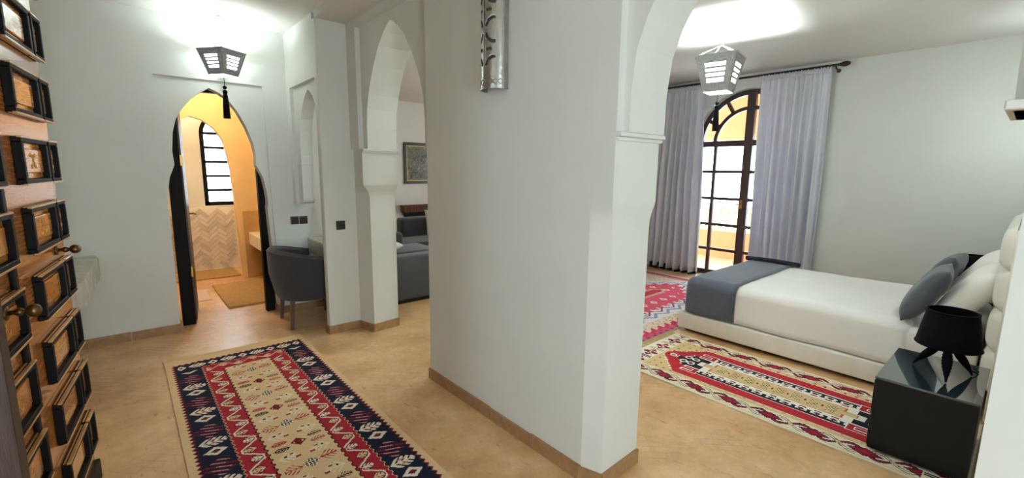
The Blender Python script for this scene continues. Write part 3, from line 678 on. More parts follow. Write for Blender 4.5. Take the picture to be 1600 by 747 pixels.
# hanging lanterns
def lantern(label, hook, top_z, bot_z, wt, wb, rz, tassel_z, power):
    t = thing('hanging_lantern', label, 'lantern', hook, rz, 'pierced metal lanterns with black tassels')
    hz = hook[2]; T, B = top_z-hz, bot_z-hz
    P = lambda u, v, o=0: Vector((u*(wb+(wt-wb)*v)/2, -(wb+(wt-wb)*v)/2 - o, B+(T-B)*v))
    for k in range(4):
        bm = nb(); rot = Matrix.Rotation(k*math.pi/2, 3, 'Z')
        def quad(u0, u1, v0, v1, o0, o1):
            vv = [bm.verts.new(rot @ P(u, v, o)) for o in (o0, o1) for u, v in ((u0, v0), (u1, v0), (u1, v1), (u0, v1))]
            for f in ((0, 1, 2, 3), (7, 6, 5, 4), (0, 4, 5, 1), (1, 5, 6, 2), (2, 6, 7, 3), (3, 7, 4, 0)): bm.faces.new([vv[i] for i in f])
        quad(-1, 1, 0, .25, 0, .003); quad(-1, 1, .76, 1, 0, .003); quad(-1, -.58, .25, .76, 0, .003); quad(.58, 1, .25, .76, 0, .003)
        for v in (.36, .49, .62): quad(-.58, .58, v-.012, v+.048, 0, .003)
        quad(-1, 1, .965, 1.0, .003, .007); quad(-1, 1, 0, .03, .003, .007); quad(-1, 1, .80, .815, .003, .005); quad(-.9, .9, .17, .185, .003, .005)
        for s in (-1, 1): quad(s*1.0, s*.94, 0, 1, .003, .006)
        for i in range(9):                                                     # key pattern
            u = -.84+i*.19
            quad(u, u+.11, .935, .95, .003, .005); quad(u, u+.03, .84, .935, .003, .005); quad(u+.03, u+.15, .84, .855, .003, .005); quad(u+.08, u+.11, .88, .95, .003, .005)
            if i % 2 == 0: quad(u, u+.12, .06, .075, .003, .005); quad(u+.09, u+.12, .075, .14, .003, .005)
        obj('side_panel', bm, PEWTER, t)
        bm = nb(); vv = [bm.verts.new(rot @ P(u, v, -.012)) for u, v in ((-.62, .22), (.62, .22), (.62, .8), (-.62, .8))]; bm.faces.new(vv)
        g = obj('lit_glass', bm, GLOW, t); md = g.modifiers.new('thickness', 'SOLIDIFY'); md.thickness = .003
    bm = nb(); wz = wb*.47; box(bm, (-wz, -wz, B+.004), (wz, wz, B+.008)); obj('lit_base_glass', bm, GLOW, t)
    # chains from the four top corners to a ring, then up to the ceiling hook
    rg = T + min(.10, -T*.45)
    def chain(a, b, nm='chain'):
        a, b = Vector(a), Vector(b); d = b-a; n = max(4, int(d.length/.016)); bm = nb(); q = d.to_track_quat('Z', 'Y')
        for i in range(n):
            c = a + d*((i+.5)/n); tw = Matrix.Rotation((i % 2)*math.pi/2, 4, 'Z')
            pts = [Matrix.Translation(c) @ q.to_matrix().to_4x4() @ tw @ Vector((.005*math.cos(th), 0, .010*math.sin(th))) for th in np.linspace(0, 2*math.pi, 9)]
            tube(bm, pts, .0016, 4)
        obj(nm, bm, CHAINM, t)
    for sx in (-1, 1):
        for sy in (-1, 1): chain((sx*wt*.46, sy*wt*.46, T), (0, 0, rg))
    chain((0, 0, rg), (0, 0, -.012))
    bm = nb(); lathe(bm, [(.02, 0), (.022, -.006), (.008, -.014), (.003, -.018)], (0, 0, 0), 12); obj('ceiling_hook', bm, CHAINM, t)
    bm = nb(); tz = tassel_z-hz; L = B-tz
    tube(bm, [(0, 0, B+.004), (0, 0, B-L*.22)], .003, 6); ball(bm, (0, 0, B-L*.27), .017)
    lathe(bm, [(.012, B-L*.33), (.02, B-L*.36), (.015, B-L*.43), (.019, B-L*.47), (.025, B-L*.7), (.028, tz), (.001, tz)], (0, 0, 0), 14)
    obj('tassel', bm, TASSEL, t)
    point('lantern_light', (hook[0], hook[1], (top_z+bot_z)/2+.03), power, (.84, .98, 1.0), .045)
    return t
lantern('small lantern hanging by chains before the keyhole doorway', (.757, 4.745, CEIL), 2.485, 2.28, .255, .15, R_(36), 1.918, 10)
lantern('larger lantern hanging by chains over the bed foot', (4.15, 1.98, CEIL), 2.515, 2.205, .335, .20, R_(-80), 1.868, 62)
lantern('added lantern out of view in the living room, fill light for the arch', (2.72, 3.15, CEIL), 2.45, 2.15, .335, .20, R_(20), 1.82, 75)  # added out of view to brighten the living room arch pillar

# ------------------------------------------------------------------ rugs
def colors(**k): return {a: np.array(lin(b)) for a, b in k.items()}
def rug(name, x0, x1, y0, y1, cell, fn, label, fringe='y', rot=0):
    nx, ny = int(round((x1-x0)/cell)), int(round((y1-y0)/cell)); zt = .010
    X = np.linspace(x0, x1, nx+1); Y = np.linspace(y0, y1, ny+1)
    gx, gy = np.meshgrid(X, Y, indexing='ij')
    v = np.stack([gx, gy, np.full_like(gx, zt)], -1).reshape(-1, 3)
    v[:, 2] += .0012*np.sin(v[:, 0]*37+v[:, 1]*5)*np.sin(v[:, 1]*11)
    idx = np.arange((nx+1)*(ny+1)).reshape(nx+1, ny+1)
    f = np.stack([idx[:-1, :-1], idx[1:, :-1], idx[1:, 1:], idx[:-1, 1:]], -1).reshape(-1, 4)
    cx, cy = np.meshgrid((X[1:]+X[:-1])/2, (Y[1:]+Y[:-1])/2, indexing='ij')
    C = fn(cx.ravel(), cy.ravel())
    # edge skirt
    k = len(v); b = np.array([[x0, y0, .001], [x1, y0, .001], [x1, y1, .001], [x0, y1, .001], [x0, y0, zt], [x1, y0, zt], [x1, y1, zt], [x0, y1, zt]])
    v = np.concatenate([v, b]); sk = np.array([[0, 1, 5, 4], [1, 2, 6, 5], [2, 3, 7, 6], [3, 0, 4, 7]])+k
    f = np.concatenate([f, sk]); C = np.concatenate([C, np.tile(C[:1], (4, 1))])
    me = bpy.data.meshes.new(name); me.vertices.add(len(v)); me.vertices.foreach_set('co', v.ravel())
    me.loops.add(len(f)*4); me.loops.foreach_set('vertex_index', f.ravel().astype(np.int32))
    me.polygons.add(len(f)); me.polygons.foreach_set('loop_start', np.arange(0, len(f)*4, 4, dtype=np.int32))
    try: me.polygons.foreach_set('loop_total', np.full(len(f), 4, dtype=np.int32))
    except Exception: pass
    me.update(calc_edges=True)
    a = me.color_attributes.new('weave', 'FLOAT_COLOR', 'CORNER')
    a.data.foreach_set('color', np.repeat(np.concatenate([C, np.ones((len(C), 1))], 1), 4, axis=0).ravel())
    o = tag(link(name, me, KILIM), label, 'rug')
    bm = nb()
    for yy, s in ((y0, -1), (y1, 1)):
        x = x0
        while x < x1:
            L = random.uniform(.02, .035); dx = random.uniform(-.006, .006)
            prism(bm, [(x, yy), (x+.004, yy), (x+.004+dx, yy+s*L), (x+dx, yy+s*L)], 'z', .001, .005); x += .009
    fo = obj('fringe', bm, mat('fringe_cotton', 'cdb58a', .95), o); fo['kind'] = 'stuff'
    return o
def feather(p, q, L, Wd, per, duty=.62):
    """leaf pointing +p from 0 to L, barbs slanting back; returns mask"""
    t = p/L
    env = (t > 0) & (t < 1) & (np.abs(q) < Wd*np.sin(np.clip(t, 0, 1)*math.pi)**.6)
    barbs = ((p - np.abs(q)*.9) % per) < per*duty
    return env & (barbs | (np.abs(q) < .004))
def zig(s, pitch, amp):
    t = (s % pitch)/pitch; return amp*np.clip(3*(np.abs(2*t-1)-.5), -1, 1)
K = colors(tan='e0c296', navy='1d2136', red='a92a37', dred='7c1f2e', cream='e8dcc6', pink='cf8a86', brown='7a4a2c', blue='6c7c92', black='221a1c', orange='c0633a')
def rug_hall(x, y):
    a = x-.605; s = 4.18-y; A = np.abs(a); E = np.minimum(s - .135, 9)      # distance past the end band
    C = np.tile(K['tan'], (len(x), 1))
    def put(mk, c): C[mk] = K[c]
    saw = .010*(np.abs((s % .04)/.04-.5)*4-1); sawx = .010*(np.abs((a % .04)/.04-.5)*4-1)
    nav = (A < .437+saw) & (s > .135-sawx)
    put((A < .447+saw) & (s > .125-sawx), 'dred'); put(nav, 'navy')
    # border motifs
    sg = np.where(a > 0, 1., -1.)
    side = (A > .285) & (A < .432) & (s > .30); p = (A-.358); 
    qd = ((s-.703+.2035) % .407)-.2035
    put(side & (np.abs(p)/.056+np.abs(qd)/.044 < 1), 'cream'); put(side & (np.abs(p)/.026+np.abs(qd)/.019 < 1), 'navy'); put(side & (np.abs(p)/.017+np.abs(qd)/.012 < 1), 'dred')
    ql = ((s-.598+.2035) % .407)-.2035
    put(side & feather(a*1.0-sg*.358+.068, ql, .136, .046, .034, .60), 'cream'); put(side & (np.abs(p) < .02) & (np.abs(np.abs(ql)-.02) < .005), 'pink')
    qs = ((s-.868+.2035) % .407)-.2035
    env = side & (np.abs(p)/.10+np.abs(qs)/.085 < 1); st = ((qs-.45*p*sg+.004) % .036); ln = (np.floor((qs-.45*p*sg+.004)/.036) % 2)*.02-.01
    put(env & (st < .014), 'dred'); put(env & (st < .010) & (st > .001) & (np.abs(p*sg+ln) < .034), 'pink')
    # end band motifs
    end = (s > .15) & (s < .255) & (A < .42); pe = s-.2; qe = ((a+.1) % .2)-.1
    put(end & (np.abs(qe)/.034+np.abs(pe)/.042 < 1), 'cream'); put(end & (np.abs(qe)/.014+np.abs(pe)/.018 < 1), 'dred')
    qf = (a % .2)-.1; put(end & feather(qf+.055, pe, .11, .04, .028), 'cream')
    # red band
    w2 = .006*np.sin(s*2*math.pi/.045); w2x = .006*np.sin(a*2*math.pi/.045)
    red = (A < .277+w2) & (s > .26-w2x); put((A < .284+w2) & (s > .253-w2x), 'black'); put((A < .281+w2) & (s > .256-w2x), 'tan'); put(red, 'red')
    band = (A > .150) & (A < .272) & (s > .39); p2 = A-.2135; z = zig(s+.06, .21, .040)
    put(band & (np.abs(p2-z) < .0045), 'cream')
    dz = np.abs(np.abs(zig(s+.06, .21, .040)-zig(s+.06-.008, .21, .040)))
    put(band & (dz > .004) & (np.abs(p2-z) < .0085), 'cream')
    for off, sp, c in ((0., -1, 'cream'), (.105, 1, 'tan')):
        q3 = ((s+.06-.105-off+.105) % .21)-.105
        pp = (p2-sp*.006)
        put(band & feather(pp+.034, q3, .066, .034, .018, .6), 'black'); put(band & feather(pp+.030, q3, .058, .026, .018, .55), c); 
    eb = (s > .262) & (s < .375) & (A < .262); ze = zig(a+.05, .20, .034); put(eb & (np.abs(s-.318-ze) < .006), 'cream')
    for off, sp in ((0, -1), (.1, 1)):
        q3 = ((a+.05-.1-off+.1) % .2)-.1; put(eb & feather(s-.318-sp*.006+.03, q3, .058, .028, .018), 'tan')
    # centre field
    w3 = .006*np.sin(s*2*math.pi/.05); cen = (A < .150+w3) & (s > .385)
    put((A < .157+w3) & (s > .378), 'black'); put(cen, 'tan')
    cen = (A < .142) & (s > .40)
    qr = ((s-.772+.2325) % .465)-.2325; qb = ((s-.536+.2325) % .465)-.2325
    put(cen & (A/.042+np.abs(qr)/.042 < 1) & ~((np.abs(A-.021) < .004) & (np.abs(qr) < .006)), 'dred'); put(cen & (A/.018+np.abs(qr)/.018 < 1), 'black'); put(cen & (A/.01+np.abs(qr)/.01 < 1), 'red')
    ck = ((np.floor((a+qb)/.017)+np.floor((a-qb)/.017)) % 2 == 0)
    dm = cen & (A/.044+np.abs(qb)/.044 < 1); put(dm, 'cream'); put(dm & ck, 'navy')
    aa = A-.045
    put(cen & feather(aa, qb+.012*sg, .085, .042, .024, .30), 'red'); put(cen & (np.abs(qb+.012*sg) < .004) & (aa > 0) & (aa < .085), 'red')
    for dq, c in ((.035, 'red'), (-.03, 'black')):
        put(cen & feather(aa-.006, qr-dq*sg, .082, .022, .015, .55), c)
    for base in (.118, -.118):
        qw = ((s-.772-base+.2325) % .465)-.2325
        put(cen & feather(.128-A, qw, .10, .045, .03, .36), 'cream'); put(cen & (np.abs(A-.035) < .013) & (np.abs(qw-.018) < .007+.25*np.abs(A-.035)), 'red'); put(cen & (np.abs(A-.092) < .006) & (np.abs(qw+.012) < .006), 'navy')
        put(cen & (np.abs(A-.062) < .009) & (np.abs(qw+.026) < .005), 'dred')
    return C
rug('hall_runner', .115, 1.092, 1.0, 4.18, .005, rug_hall, 'long tan, navy and red kilim runner on the hall floor')

B2 = colors(tan='d9bd8a', cream='ece2cc', red='b22d35', navy='20242f', dred='8a2136', brown='6b4d33', white='f3ece0', orange='c9663c', purple='7d2848', black='1c1719')
def rug_bed(x, y):
    a = x-3.307; s = y-1.03; A = np.abs(a); Sg = np.abs(s); C = np.tile(B2['cream'], (len(x), 1))
    def put(mk, c): C[mk] = B2[c]
    inn = (A < .462) & (Sg < .975); put(inn, 'tan'); put(inn & (A > .33), 'cream')
    # long border: vine and red lozenges
    lb = inn & (A > .335) & (Sg < .83); p = A-.395; ph = (s % .24)-.12
    put(lb & (np.abs(np.abs(p)-.062) < .004), 'tan')
    v1 = .04*np.sin(s*2*math.pi/.24); put(lb & (np.abs(p-v1) < .015), 'black'); put(lb & (np.abs(p-v1) < .007), 'dred'); v2 = -v1
    put(lb & (np.abs(p-v2) < .013), 'brown'); put(lb & (np.abs(p-v2) < .006), 'cream')
    put(lb & (np.abs(ph)/.085+np.abs(p)/.045 < 1), 'black'); put(lb & (np.abs(ph)/.072+np.abs(p)/.037 < 1), 'dred'); put(lb & (np.abs(ph)/.018+np.abs(p)/.012 < 1), 'red')
    pj = ((s+.12) % .24)-.12; put(lb & (np.abs(pj)/.02+np.abs(p)/.014 < 1), 'tan')
    # end border: hooked purple figures
    eb = inn & (Sg > .83); put(eb, 'cream'); q = Sg-.90; u = (a % .19)-.095
    st = (np.floor(np.abs(u)/.014)+np.floor(np.abs(q)/.014)) % 2
    put(eb & (np.abs(u)/.075+np.abs(q)/.065 < 1), 'dred'); put(eb & (np.abs(u)/.075+np.abs(q)/.065 < 1) & (np.abs(np.abs(u)-.03) < .007), 'cream'); put(eb & (np.abs(u)/.03+np.abs(q)/.025 < 1), 'purple'); put(eb & (np.abs(u) < .007) & (np.abs(q) < .01), 'cream')
    put(eb & (np.abs(q) < .06) & (np.abs(np.abs(u)-.085) < .005), 'black')
    # field
    fld = (A < .325) & (Sg < .82); put(fld, 'tan')
    sp = fld & (((a*1.0 % .075) < .02) & ((s % .06) < .016)); put(sp & (np.sin(a*91+s*57) > 0), 'dred'); put(sp & (np.sin(a*91+s*57) < -.4), 'orange')
    step = np.floor(A/.014)*.014
    hexw = .815-.86*np.maximum(step-.02, 0)          # half length allowed at this |a|
    hx = fld & (A < .285) & (Sg < hexw); put(fld & (A < .295) & (Sg < hexw+.018) & (((a % .028) < .014) | (Sg < .56)), 'white'); put(hx, 'red')
    # navy inner shape with stepped ends and key hooks
    st2 = np.floor(A/.02)*.02
    nl = np.where(A < .185, .56, .0); nl = np.where(A < .115, .66-.4*(st2-.0), nl); nl = np.where(A < .03, .70, nl)
    put(fld & (A < .195) & (Sg < np.where(A < .185, nl+.012, .50)), 'white')
    nv = (Sg < nl) & (A < .185); put(nv, 'navy')
    hk = (Sg > .46) & (Sg < .585) & (A > .105) & (A < .21); put(hk, 'white'); put((Sg > .47) & (Sg < .575) & (A > .115) & (A < .20), 'red'); put((Sg > .50) & (Sg < .575) & (A > .135) & (A < .18), 'white'); put((Sg > .51) & (Sg < .585) & (A > .145) & (A < .17), 'red')
    # rows of curled motifs
    r1 = (s % .088)-.044; 
    for ac in (.150,):
        rr = np.hypot(r1, (A-ac)); put(nv & (Sg < .46) & (rr < .034) & (A < ac+.014), 'white'); put(nv & (Sg < .46) & (rr < .019) & (A < ac+.008), 'dred'); put(nv & (Sg < .46) & (rr < .009), 'navy')
    put(nv & (A > .092) & (A < .128) & (Sg < .46) & (np.abs(r1) > .020), 'white'); put(nv & (A > .098) & (A < .106) & (Sg < .46) & (np.abs(np.abs(r1)-.03) < .007), 'orange')
    put((A < .105) & (Sg < .475), 'white'); put((A < .040) & (Sg < .53), 'white')
    put((A < .082-.0*A) & (Sg < .42), 'orange'); put((A < .074) & (Sg < .412), 'tan'); put((A < .028) & (Sg > .40) & (Sg < .49), 'orange'); put((A < .022) & (Sg > .40) & (Sg < .483), 'tan')
    dt = (A < .05) & (Sg < .38); u = (s % .10)-.05
    put(dt & (np.abs(u) < .03) & (((u+a) % .024) < .010) & (((u-a) % .03) < .016), 'navy'); put(dt & (np.abs(np.abs(u)-.05) < .006) & (A < .012), 'dred')
    for k in (.575, .635):
        rr = np.hypot(Sg-k, A-.045); put((rr < .030), 'white'); put((rr < .017), 'navy'); put((rr < .009), 'dred')
    rr = np.hypot(Sg-.745, a); put(rr < .028, 'white'); put(rr < .016, 'black'); put(rr < .007, 'white')
    return C
rug('bedside_rug', 2.826, 3.79, .035, 2.025, .0065, rug_bed, 'cream, red and navy medallion rug alongside the bed')

P3 = colors(cream='e9d5bb', pink='d9586e', white='efe6e2', red='c23d55', blue='8f9fbd', tan='d9b98d', purple='6d4a78', brown='8a5a46', orange='d98a5c')
def rug_foot(x, y):
    s = y-2.045; a = x-4.25; C = np.tile(P3['cream'], (len(x), 1)); n = len(x)
    def put(mk, c): C[mk] = P3[c]
    sx = np.minimum(x-2.62, 5.92-x); sy = np.minimum(s, 1.82-s); D = np.minimum(sx, sy)
    st = .03*np.floor(((x+y*0) % .12)/.03)
    put(D < .03, 'white')
    put((D > .05) & (D < .14+st*.6), 'red'); put((D > .05) & (D < .09+st*.6), 'pink'); put((D > .06) & (D < .085) & ((a % .1) < .05), 'purple')
    # hexagonal medallion with stepped outline
    cx, cy = 4.25, 2.96; A = np.abs(x-cx); B = np.abs(y-cy)
    h = B/.62 + np.maximum(A-.75, 0)/.75; q = np.floor(h*16)/16
    put((D > .20) & (((x*7+y*3) % .23) < .05) & (((y*9-x*2) % .31) < .06), 'brown'); put((D > .2) & (((x*5-y*4) % .27) < .04) & (((y*7+x*3) % .22) < .06), 'purple')
    put(q < 1.0, 'white'); zz = np.abs(((x+.05) % .24)/.24-.5)*.25
    put((h < .93+zz*.3) & (h > .80), 'white'); put(np.abs(h-.86-zz+.06) < .03, 'blue'); put(np.abs(h-.74-zz+.06) < .02, 'purple')
    put(h < .62+.05*np.floor(((x) % .12)/.04), 'pink'); put((h < .5) & (np.abs(((x % .2)-.1))+np.abs(((y % .2)-.1)) < .05), 'white'); put((h < .5) & (np.abs(((x % .2)-.1))+np.abs(((y % .2)-.1)) < .025), 'orange')
    put((h < .16), 'tan'); put(h < .1, 'red')
    return C
rug('bedroom_rug', 2.62, 5.92, 2.10, 3.86, .011, rug_foot, 'pink and cream kilim between the bed foot and curtains')

# ------------------------------------------------------------------ bed
bd = thing('bed', 'double bed with white leather base and tall padded headboard', 'bed', (0, 0, 0))
bm = nb(); box(bm, (3.90, .09, .032), (5.36, 2.085, .185), .018, 3); obj('base', bm, WHITELEATHER, bd, 'auto')
obj('plinth', bx((3.95, .12, .012), (5.31, 2.03, .033)), FLATBLACK, bd)
bm = nb(); box(bm, (3.945, .11, .186), (5.315, 1.985, .47), .05, 4); obj('mattress', bm, LINEN, bd, 'auto')
hb = obj('headboard', bx((3.78, -.022, .02), (5.48, .04, 1.20), .02, 3), WHITELEATHER, bd, 'auto')
def cushion_block(x0, x1, z0, z1, d):
    bm = nb(); n = 10; vs = {}
    for i in range(n+1):
        for j in range(n+1):
            u, v = 2*i/n-1, 2*j/n-1; h = d*((1-abs(u)**4)*(1-abs(v)**4))**.5
            vs[i, j] = bm.verts.new((x0+(x1-x0)*i/n, .038+h, z0+(z1-z0)*j/n))
    for i in range(n):
        for j in range(n): bm.faces.new((vs[i, j], vs[i, j+1], vs[i+1, j+1], vs[i+1, j]))
    return bm
for r in range(4):
    for c in range(5):
        obj('tuft', cushion_block(3.79+c*.336, 3.79+(c+1)*.336, .22+r*.245, .22+(r+1)*.245, .055), WHITELEATHER, hb, True)
def cover(x0, x1, y0, y1, z0, z1, r, step, amp, seed, cuty=None):
    bm = nb(); box(bm, (x0, y0, z0-.1), (x1, y1, z1), r, 6)
    if cuty is not None: bmesh.ops.bisect_plane(bm, geom=bm.verts[:]+bm.edges[:]+bm.faces[:], plane_co=(0, cuty, 0), plane_no=(0, 1, 0), clear_inner=True)
    bmesh.ops.bisect_plane(bm, geom=bm.verts[:]+bm.edges[:]+bm.faces[:], plane_co=(0, 0, z0), plane_no=(0, 0, 1), clear_inner=True)
    ylo = cuty if cuty is not None else y0
    for ax, lo, hi in (('x', x0, x1), ('y', ylo, y1), ('z', z0, z1)): slices(bm, ax, lo, hi, step)
    bm.normal_update()
    mv = []
    for v in bm.verts:
        n = noise.noise((v.co.x*3.1+seed, v.co.y*2.3, v.co.z*5)) + .5*noise.noise((v.co.x*8+seed, v.co.y*6, v.co.z*9))
        hem = .012*math.sin(v.co.y*9+v.co.x*7+seed)*max(0, (z0+.12-v.co.z)/.12)
        mv.append((v, v.normal*(amp*n+hem)))
    for v, d in mv: v.co += d
    return bm
dv = tag(obj('duvet', cover(3.92, 5.34, .42, 2.035, .195, .515, .085, .05, .010, 1.0), LINEN, None, True), 'smooth white duvet spread over the bed', 'duvet')
dv.modifiers.new('thickness', 'SOLIDIFY').thickness = .012
tb = obj('bed_throw', cover(3.905, 5.355, 1.2, 2.052, .20, .532, .09, .05, .006, 1.0, 1.575), THROWM, None, True)
tag(tb, 'slate grey throw folded across the foot of the bed', 'throw'); tb.modifiers.new('thickness', 'SOLIDIFY').thickness = .010
bm = nb(); tube(bm, [(5.24, 1.50, .548), (5.27, 1.75, .552), (5.26, 2.04, .545)], .024, 10); obj('rolled_edge', bm, mat('throw_dark_border', '20222b', .85, bump=.3, bscale=40), tb, True)
def pil(name, w, h, t, m, loc, rot, label, cat): 
    o = tag(obj(name, pillow_bm(w, h, t), m, None, True), label, cat); place(o, loc, rot); return o
# pillows lean back against the headboard (local y runs up the pillow)
pil('bed_pillow', .62, .48, .17, PILLOWM, (4.27, .205, .70), (R_(122), 0, 0), 'plump white pillow upright at the headboard, nearest the table lamp', 'pillow')
pil('bed_pillow', .62, .48, .17, PILLOWM, (4.96, .205, .715), (R_(120), 0, 0), 'plump white pillow upright at the headboard, farther side of the bed', 'pillow')
pil('velvet_cushion', .44, .42, .14, VELVET, (4.14, .405, .70), (R_(119), 0, R_(4)), 'grey velvet cushion leaning on the nearer white pillow', 'cushion')
pil('velvet_cushion', .44, .42, .14, VELVET, (4.83, .405, .705), (R_(118), 0, R_(-5)), 'grey velvet cushion leaning on the farther white pillow', 'cushion')
# nightstands
def nightstand(x0, x1, y0, y1, label):
    t = thing('nightstand', label, 'nightstand', (x0, y0, .0)); w, d = x1-x0, y1-y0
    obj('body', bx((0, 0, .012), (w, d, .408), .003), GLOSSBLACK, t); obj('glass_top', bx((-.004, -.004, .409), (w+.004, d+.004, .420), .002), GLASSTOP, t)
    for a in (.03, w-.07):
        for b in (.03, d-.07): obj('foot', bx((a, b, 0), (a+.04, b+.04, .012)), FLATBLACK, t)
    obj('drawer_front', bx((.02, d, .20), (w-.02, d+.008, .395), .003), GLOSSBLACK, t); obj('drawer_front', bx((.02, d, .02), (w-.02, d+.008, .19), .003), GLOSSBLACK, t)
    return t
nA = nightstand(2.952, 3.56, .045, .432, 'gloss black cube nightstand with mirror-like top near the arch'); nA.location.z = .0125
nightstand(5.52, 6.10, .045, .432, 'black nightstand on the far side of the bed')
# table lamps with string shades and leaf legs
def table_lamp(loc, label):
    t = thing('table_lamp', label, 'lamp', loc, 0, 'black bedside lamps')
    bm = nb(); n = 110; zb, zt, rb, rt = .165, .350, .130, .100
    for k in range(n):
        a = 2*math.pi*k/n; c, s = math.cos(a), math.sin(a); w = .0040
        h0 = zb + (.0 if k % 3 else .03)
        P = lambda r, z, q: (c*r - s*q, s*r + c*q, z)
        loft(bm, [[P(rb, zb, -w), P(rb+.003, zb, -w), P(rb+.003, zb, w), P(rb, zb, w)], [P(rt, zt, -w), P(rt+.003, zt, -w), P(rt+.003, zt, w), P(rt, zt, w)]])
    sh = obj('shade', bm, LAMPBLACK, t); sh['kind'] = 'stuff'
    bm = nb(); loft(bm, [[(r*math.cos(2*math.pi*k/40), r*math.sin(2*math.pi*k/40), z) for k in range(40)] for r, z in ((rb-.012, zb+.05), (rt-.004, zt))], cap=False); obj('shade_lining', bm, LAMPBLACK, sh)
    for r, z in ((rb+.002, zb), (rt+.002, zt)):
        bm = nb(); tube(bm, [(r*math.cos(a), r*math.sin(a), z) for a in np.linspace(0, 2*math.pi, 41)], .005, 6); obj('shade_ring', bm, LAMPBLACK, t)
    for k in range(3):
        a = 2*math.pi*k/3 + 1.22; c, s = math.cos(a), math.sin(a)
        bm = nb(); pts = []; rad = []
        for q in np.linspace(0, 1, 14):
            r = .125*(1-q)**1.15 + .012; z = .004 + .18*q**.85; pts.append((c*r, s*r, z)); rad.append(.004+.017*math.sin(math.pi*min(1, q*1.05))**1.2)
        tube(bm, pts, .01, 8, rad)
        for v in bm.verts:                                            # flatten the leaf
            d = -s*v.co.x + c*v.co.y; 
        g = obj('leg', bm, LAMPBLACK, t, True)
        bm = nb()
        for i in range(2, 12): 
            p, q = Vector(pts[i]), rad[i]; tube(bm, [p+Vector((math.cos(b)*q*1.04*-s, math.cos(b)*q*1.04*c, math.sin(b)*q*1.04)) for b in np.linspace(0, 2*math.pi, 9)], .002, 4)
        obj('wicker_band', bm, LAMPBLACK, g)
    bm = nb(); tube(bm, [(0, 0, .15), (0, 0, .30)], .008); ball(bm, (0, 0, .25), .03, (1, 1, 1.2)); obj('bulb_holder', bm, LAMPBLACK, t)
    bm = nb(); pts = [(.02, -.02, .17), (.05, -.05, .10), (.09, -.09, .03), (.13, -.12, .006), (.17, -.125, .006), (.21, -.10, .006)]; tube(bm, pts, .0028, 6); obj('cable', bm, LAMPBLACK, t)
    return t
table_lamp((3.265, .205, .4335), 'black string-shade table lamp on the nearer nightstand')
table_lamp((5.80, .265, .421), 'black lampshade peeking out behind the far pillow')
# bedhead wall sconces (half cylinders with a lamp inside)
def bed_sconce(x, z, label, y=-.024, rz=0, pw=15):
    t = thing('bedroom_sconce', label, 'wall lamp', (x, y, z), rz, 'half-round bedroom sconces')
    rs = [[(.085*math.cos(R_(10+160*i/20)), .085*math.sin(R_(10+160*i/20)), zz) for i in range(21)] for zz in (-.14, .14)]
    bm = nb(); loft(bm, rs, cap=False, closed=False); so = obj('shade', bm, FROST, t, True); so.modifiers.new('thickness', 'SOLIDIFY').thickness = .003
    obj('backplate', bx((-.09, .0, -.14), (.09, .008, .14), .002), SILVER, t)
    bm = nb(); ball(bm, (0, .045, 0), .028); obj('bulb', bm, GLOW, t, True)
    point('sconce_light', (x-.055*math.sin(rz), y+.055*math.cos(rz), z+.05), pw, (.86, .98, 1.0), .03)
bed_sconce(5.62, 1.86, 'frosted glass wall sconce glowing above the far side of the bed')
bed_sconce(3.55, 1.86, 'added frosted glass sconce above the nearer nightstand, bedroom fill light')  # added to light the bed and ceiling
bed_sconce(1.881, 1.86, 'added frosted glass sconce, unseen fill light facing the bed from the hall side', 1.80, R_(-90), 27)  # added behind the wall to brighten floor, rug and bed side

# ------------------------------------------------------------------ curtains
rod = thing('curtain_rod', 'long dark iron curtain rod above the arched balcony door', 'curtain rod', (0, 0, 0))
bm = nb(); tube(bm, [(6.22, 1.60, 2.705), (6.22, 3.92, 2.705)], .014, 10); obj('rod', bm, RODM, rod, True)
for y, s in ((1.60, -1), (3.92, 1)):
    bm = nb(); ball(bm, (6.22, y+s*.045, 2.705), .03, (1, 1.7, 1)); ball(bm, (6.22, y+s*.0, 2.705), .02, (1, .5, 1)); obj('finial', bm, RODM, rod, True)
for y in (1.64, 3.88):
    bm = nb(); tube(bm, [(6.35, y, 2.66), (6.24, y, 2.67), (6.22, y, 2.69)], .008); ball(bm, (6.346, y, 2.66), .022, (.3, 1, 1)); obj('bracket', bm, RODM, rod)
rm = nb(); tube(rm, [(.021*math.cos(a), 0, .021*math.sin(a)) for a in np.linspace(0, 2*math.pi, 17)], .003, 5); rme = bpy.data.meshes.new('ring'); rm.to_mesh(rme); rm.free(); rme.materials.append(RODM)
for y in list(np.linspace(1.70, 2.40, 9)) + list(np.linspace(3.18, 3.76, 8)):
    o = bpy.data.objects.new('ring', rme); COL.objects.link(o); o.parent = rod; o.location = (6.22, y, 2.697)
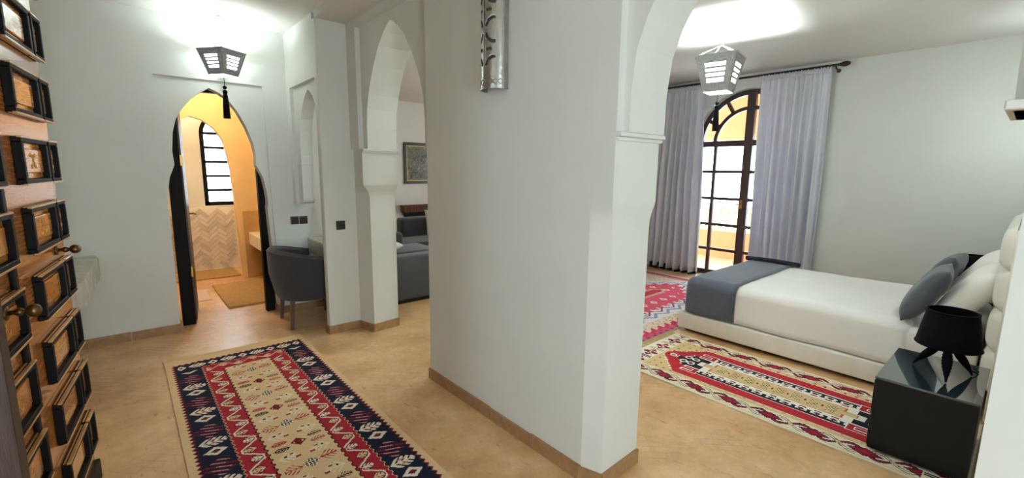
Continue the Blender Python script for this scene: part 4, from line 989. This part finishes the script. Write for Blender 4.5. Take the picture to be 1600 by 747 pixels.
def curtain(yt0, yt1, yb0, yb1, folds, seed, label, zlow=.045):
    t = thing('curtain', label, 'curtain', (0, 0, 0)); rnd = random.Random(seed)
    n = folds*14; ph = [rnd.uniform(.75, 1.3) for _ in range(folds+1)]; am = [rnd.uniform(.6, 1.15) for _ in range(folds+1)]
    cum = np.cumsum([0]+ph[:folds]); cum = cum/cum[-1]
    def fold(q):
        k = min(folds-1, int(np.searchsorted(cum, q, 'right')-1)); f = (q-cum[k])/(cum[k+1]-cum[k])
        return math.sin(f*2*math.pi)*am[k] + .25*math.sin(f*4*math.pi+k)
    bm = nb(); rows = []
    zz = [2.668, 2.65, 2.632, 2.60, 2.5, 2.2, 1.8, 1.4, 1.0, .6, .3, .12, zlow]
    for z in zz:
        u = (2.668-z)/2.6; row = []
        for i in range(n+1):
            q = i/n; y0 = yt0+(yb0-yt0)*u; y1 = yt1+(yb1-yt1)*u
            a = .020+.052*min(1, u*2.2); dx = a*fold(q) + .012*math.sin(q*9+z*2.3+seed)*u
            if z > 2.64: dx += .010*math.sin(q*folds*4*2*math.pi)
            row.append((6.22+dx - .03*u*math.sin(q*3.1), y0+(y1-y0)*(q+.012*u*math.sin(q*40+z*3)), z))
        rows.append(row)
    loft(bm, rows, cap=False, closed=False); o = obj('fabric', bm, CURTAINM, t, True); o.modifiers.new('thickness', 'SOLIDIFY').thickness = .005
    bm = nb(); rows = []
    for z in (2.69, 2.668, 2.63):
        rows.append([(6.208+.016*math.sin(i*1.9+z*40)*(1 if z > 2.65 else .4), yt0+(yt1-yt0)*i/n, z+.008*math.sin(i*1.3)*(1 if z > 2.68 else 0)) for i in range(n+1)])
    loft(bm, rows, cap=False, closed=False); o = obj('gathered_header', bm, CURTAINM, t, True); o.modifiers.new('thickness', 'SOLIDIFY').thickness = .004
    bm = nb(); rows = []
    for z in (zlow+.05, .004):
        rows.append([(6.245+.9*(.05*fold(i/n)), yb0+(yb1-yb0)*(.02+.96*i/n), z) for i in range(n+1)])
    loft(bm, rows, cap=False, closed=False); o = obj('dark_bottom_band', bm, DARKBANDM, t, True); o.modifiers.new('thickness', 'SOLIDIFY').thickness = .004  # separate dark band along the curtain bottom
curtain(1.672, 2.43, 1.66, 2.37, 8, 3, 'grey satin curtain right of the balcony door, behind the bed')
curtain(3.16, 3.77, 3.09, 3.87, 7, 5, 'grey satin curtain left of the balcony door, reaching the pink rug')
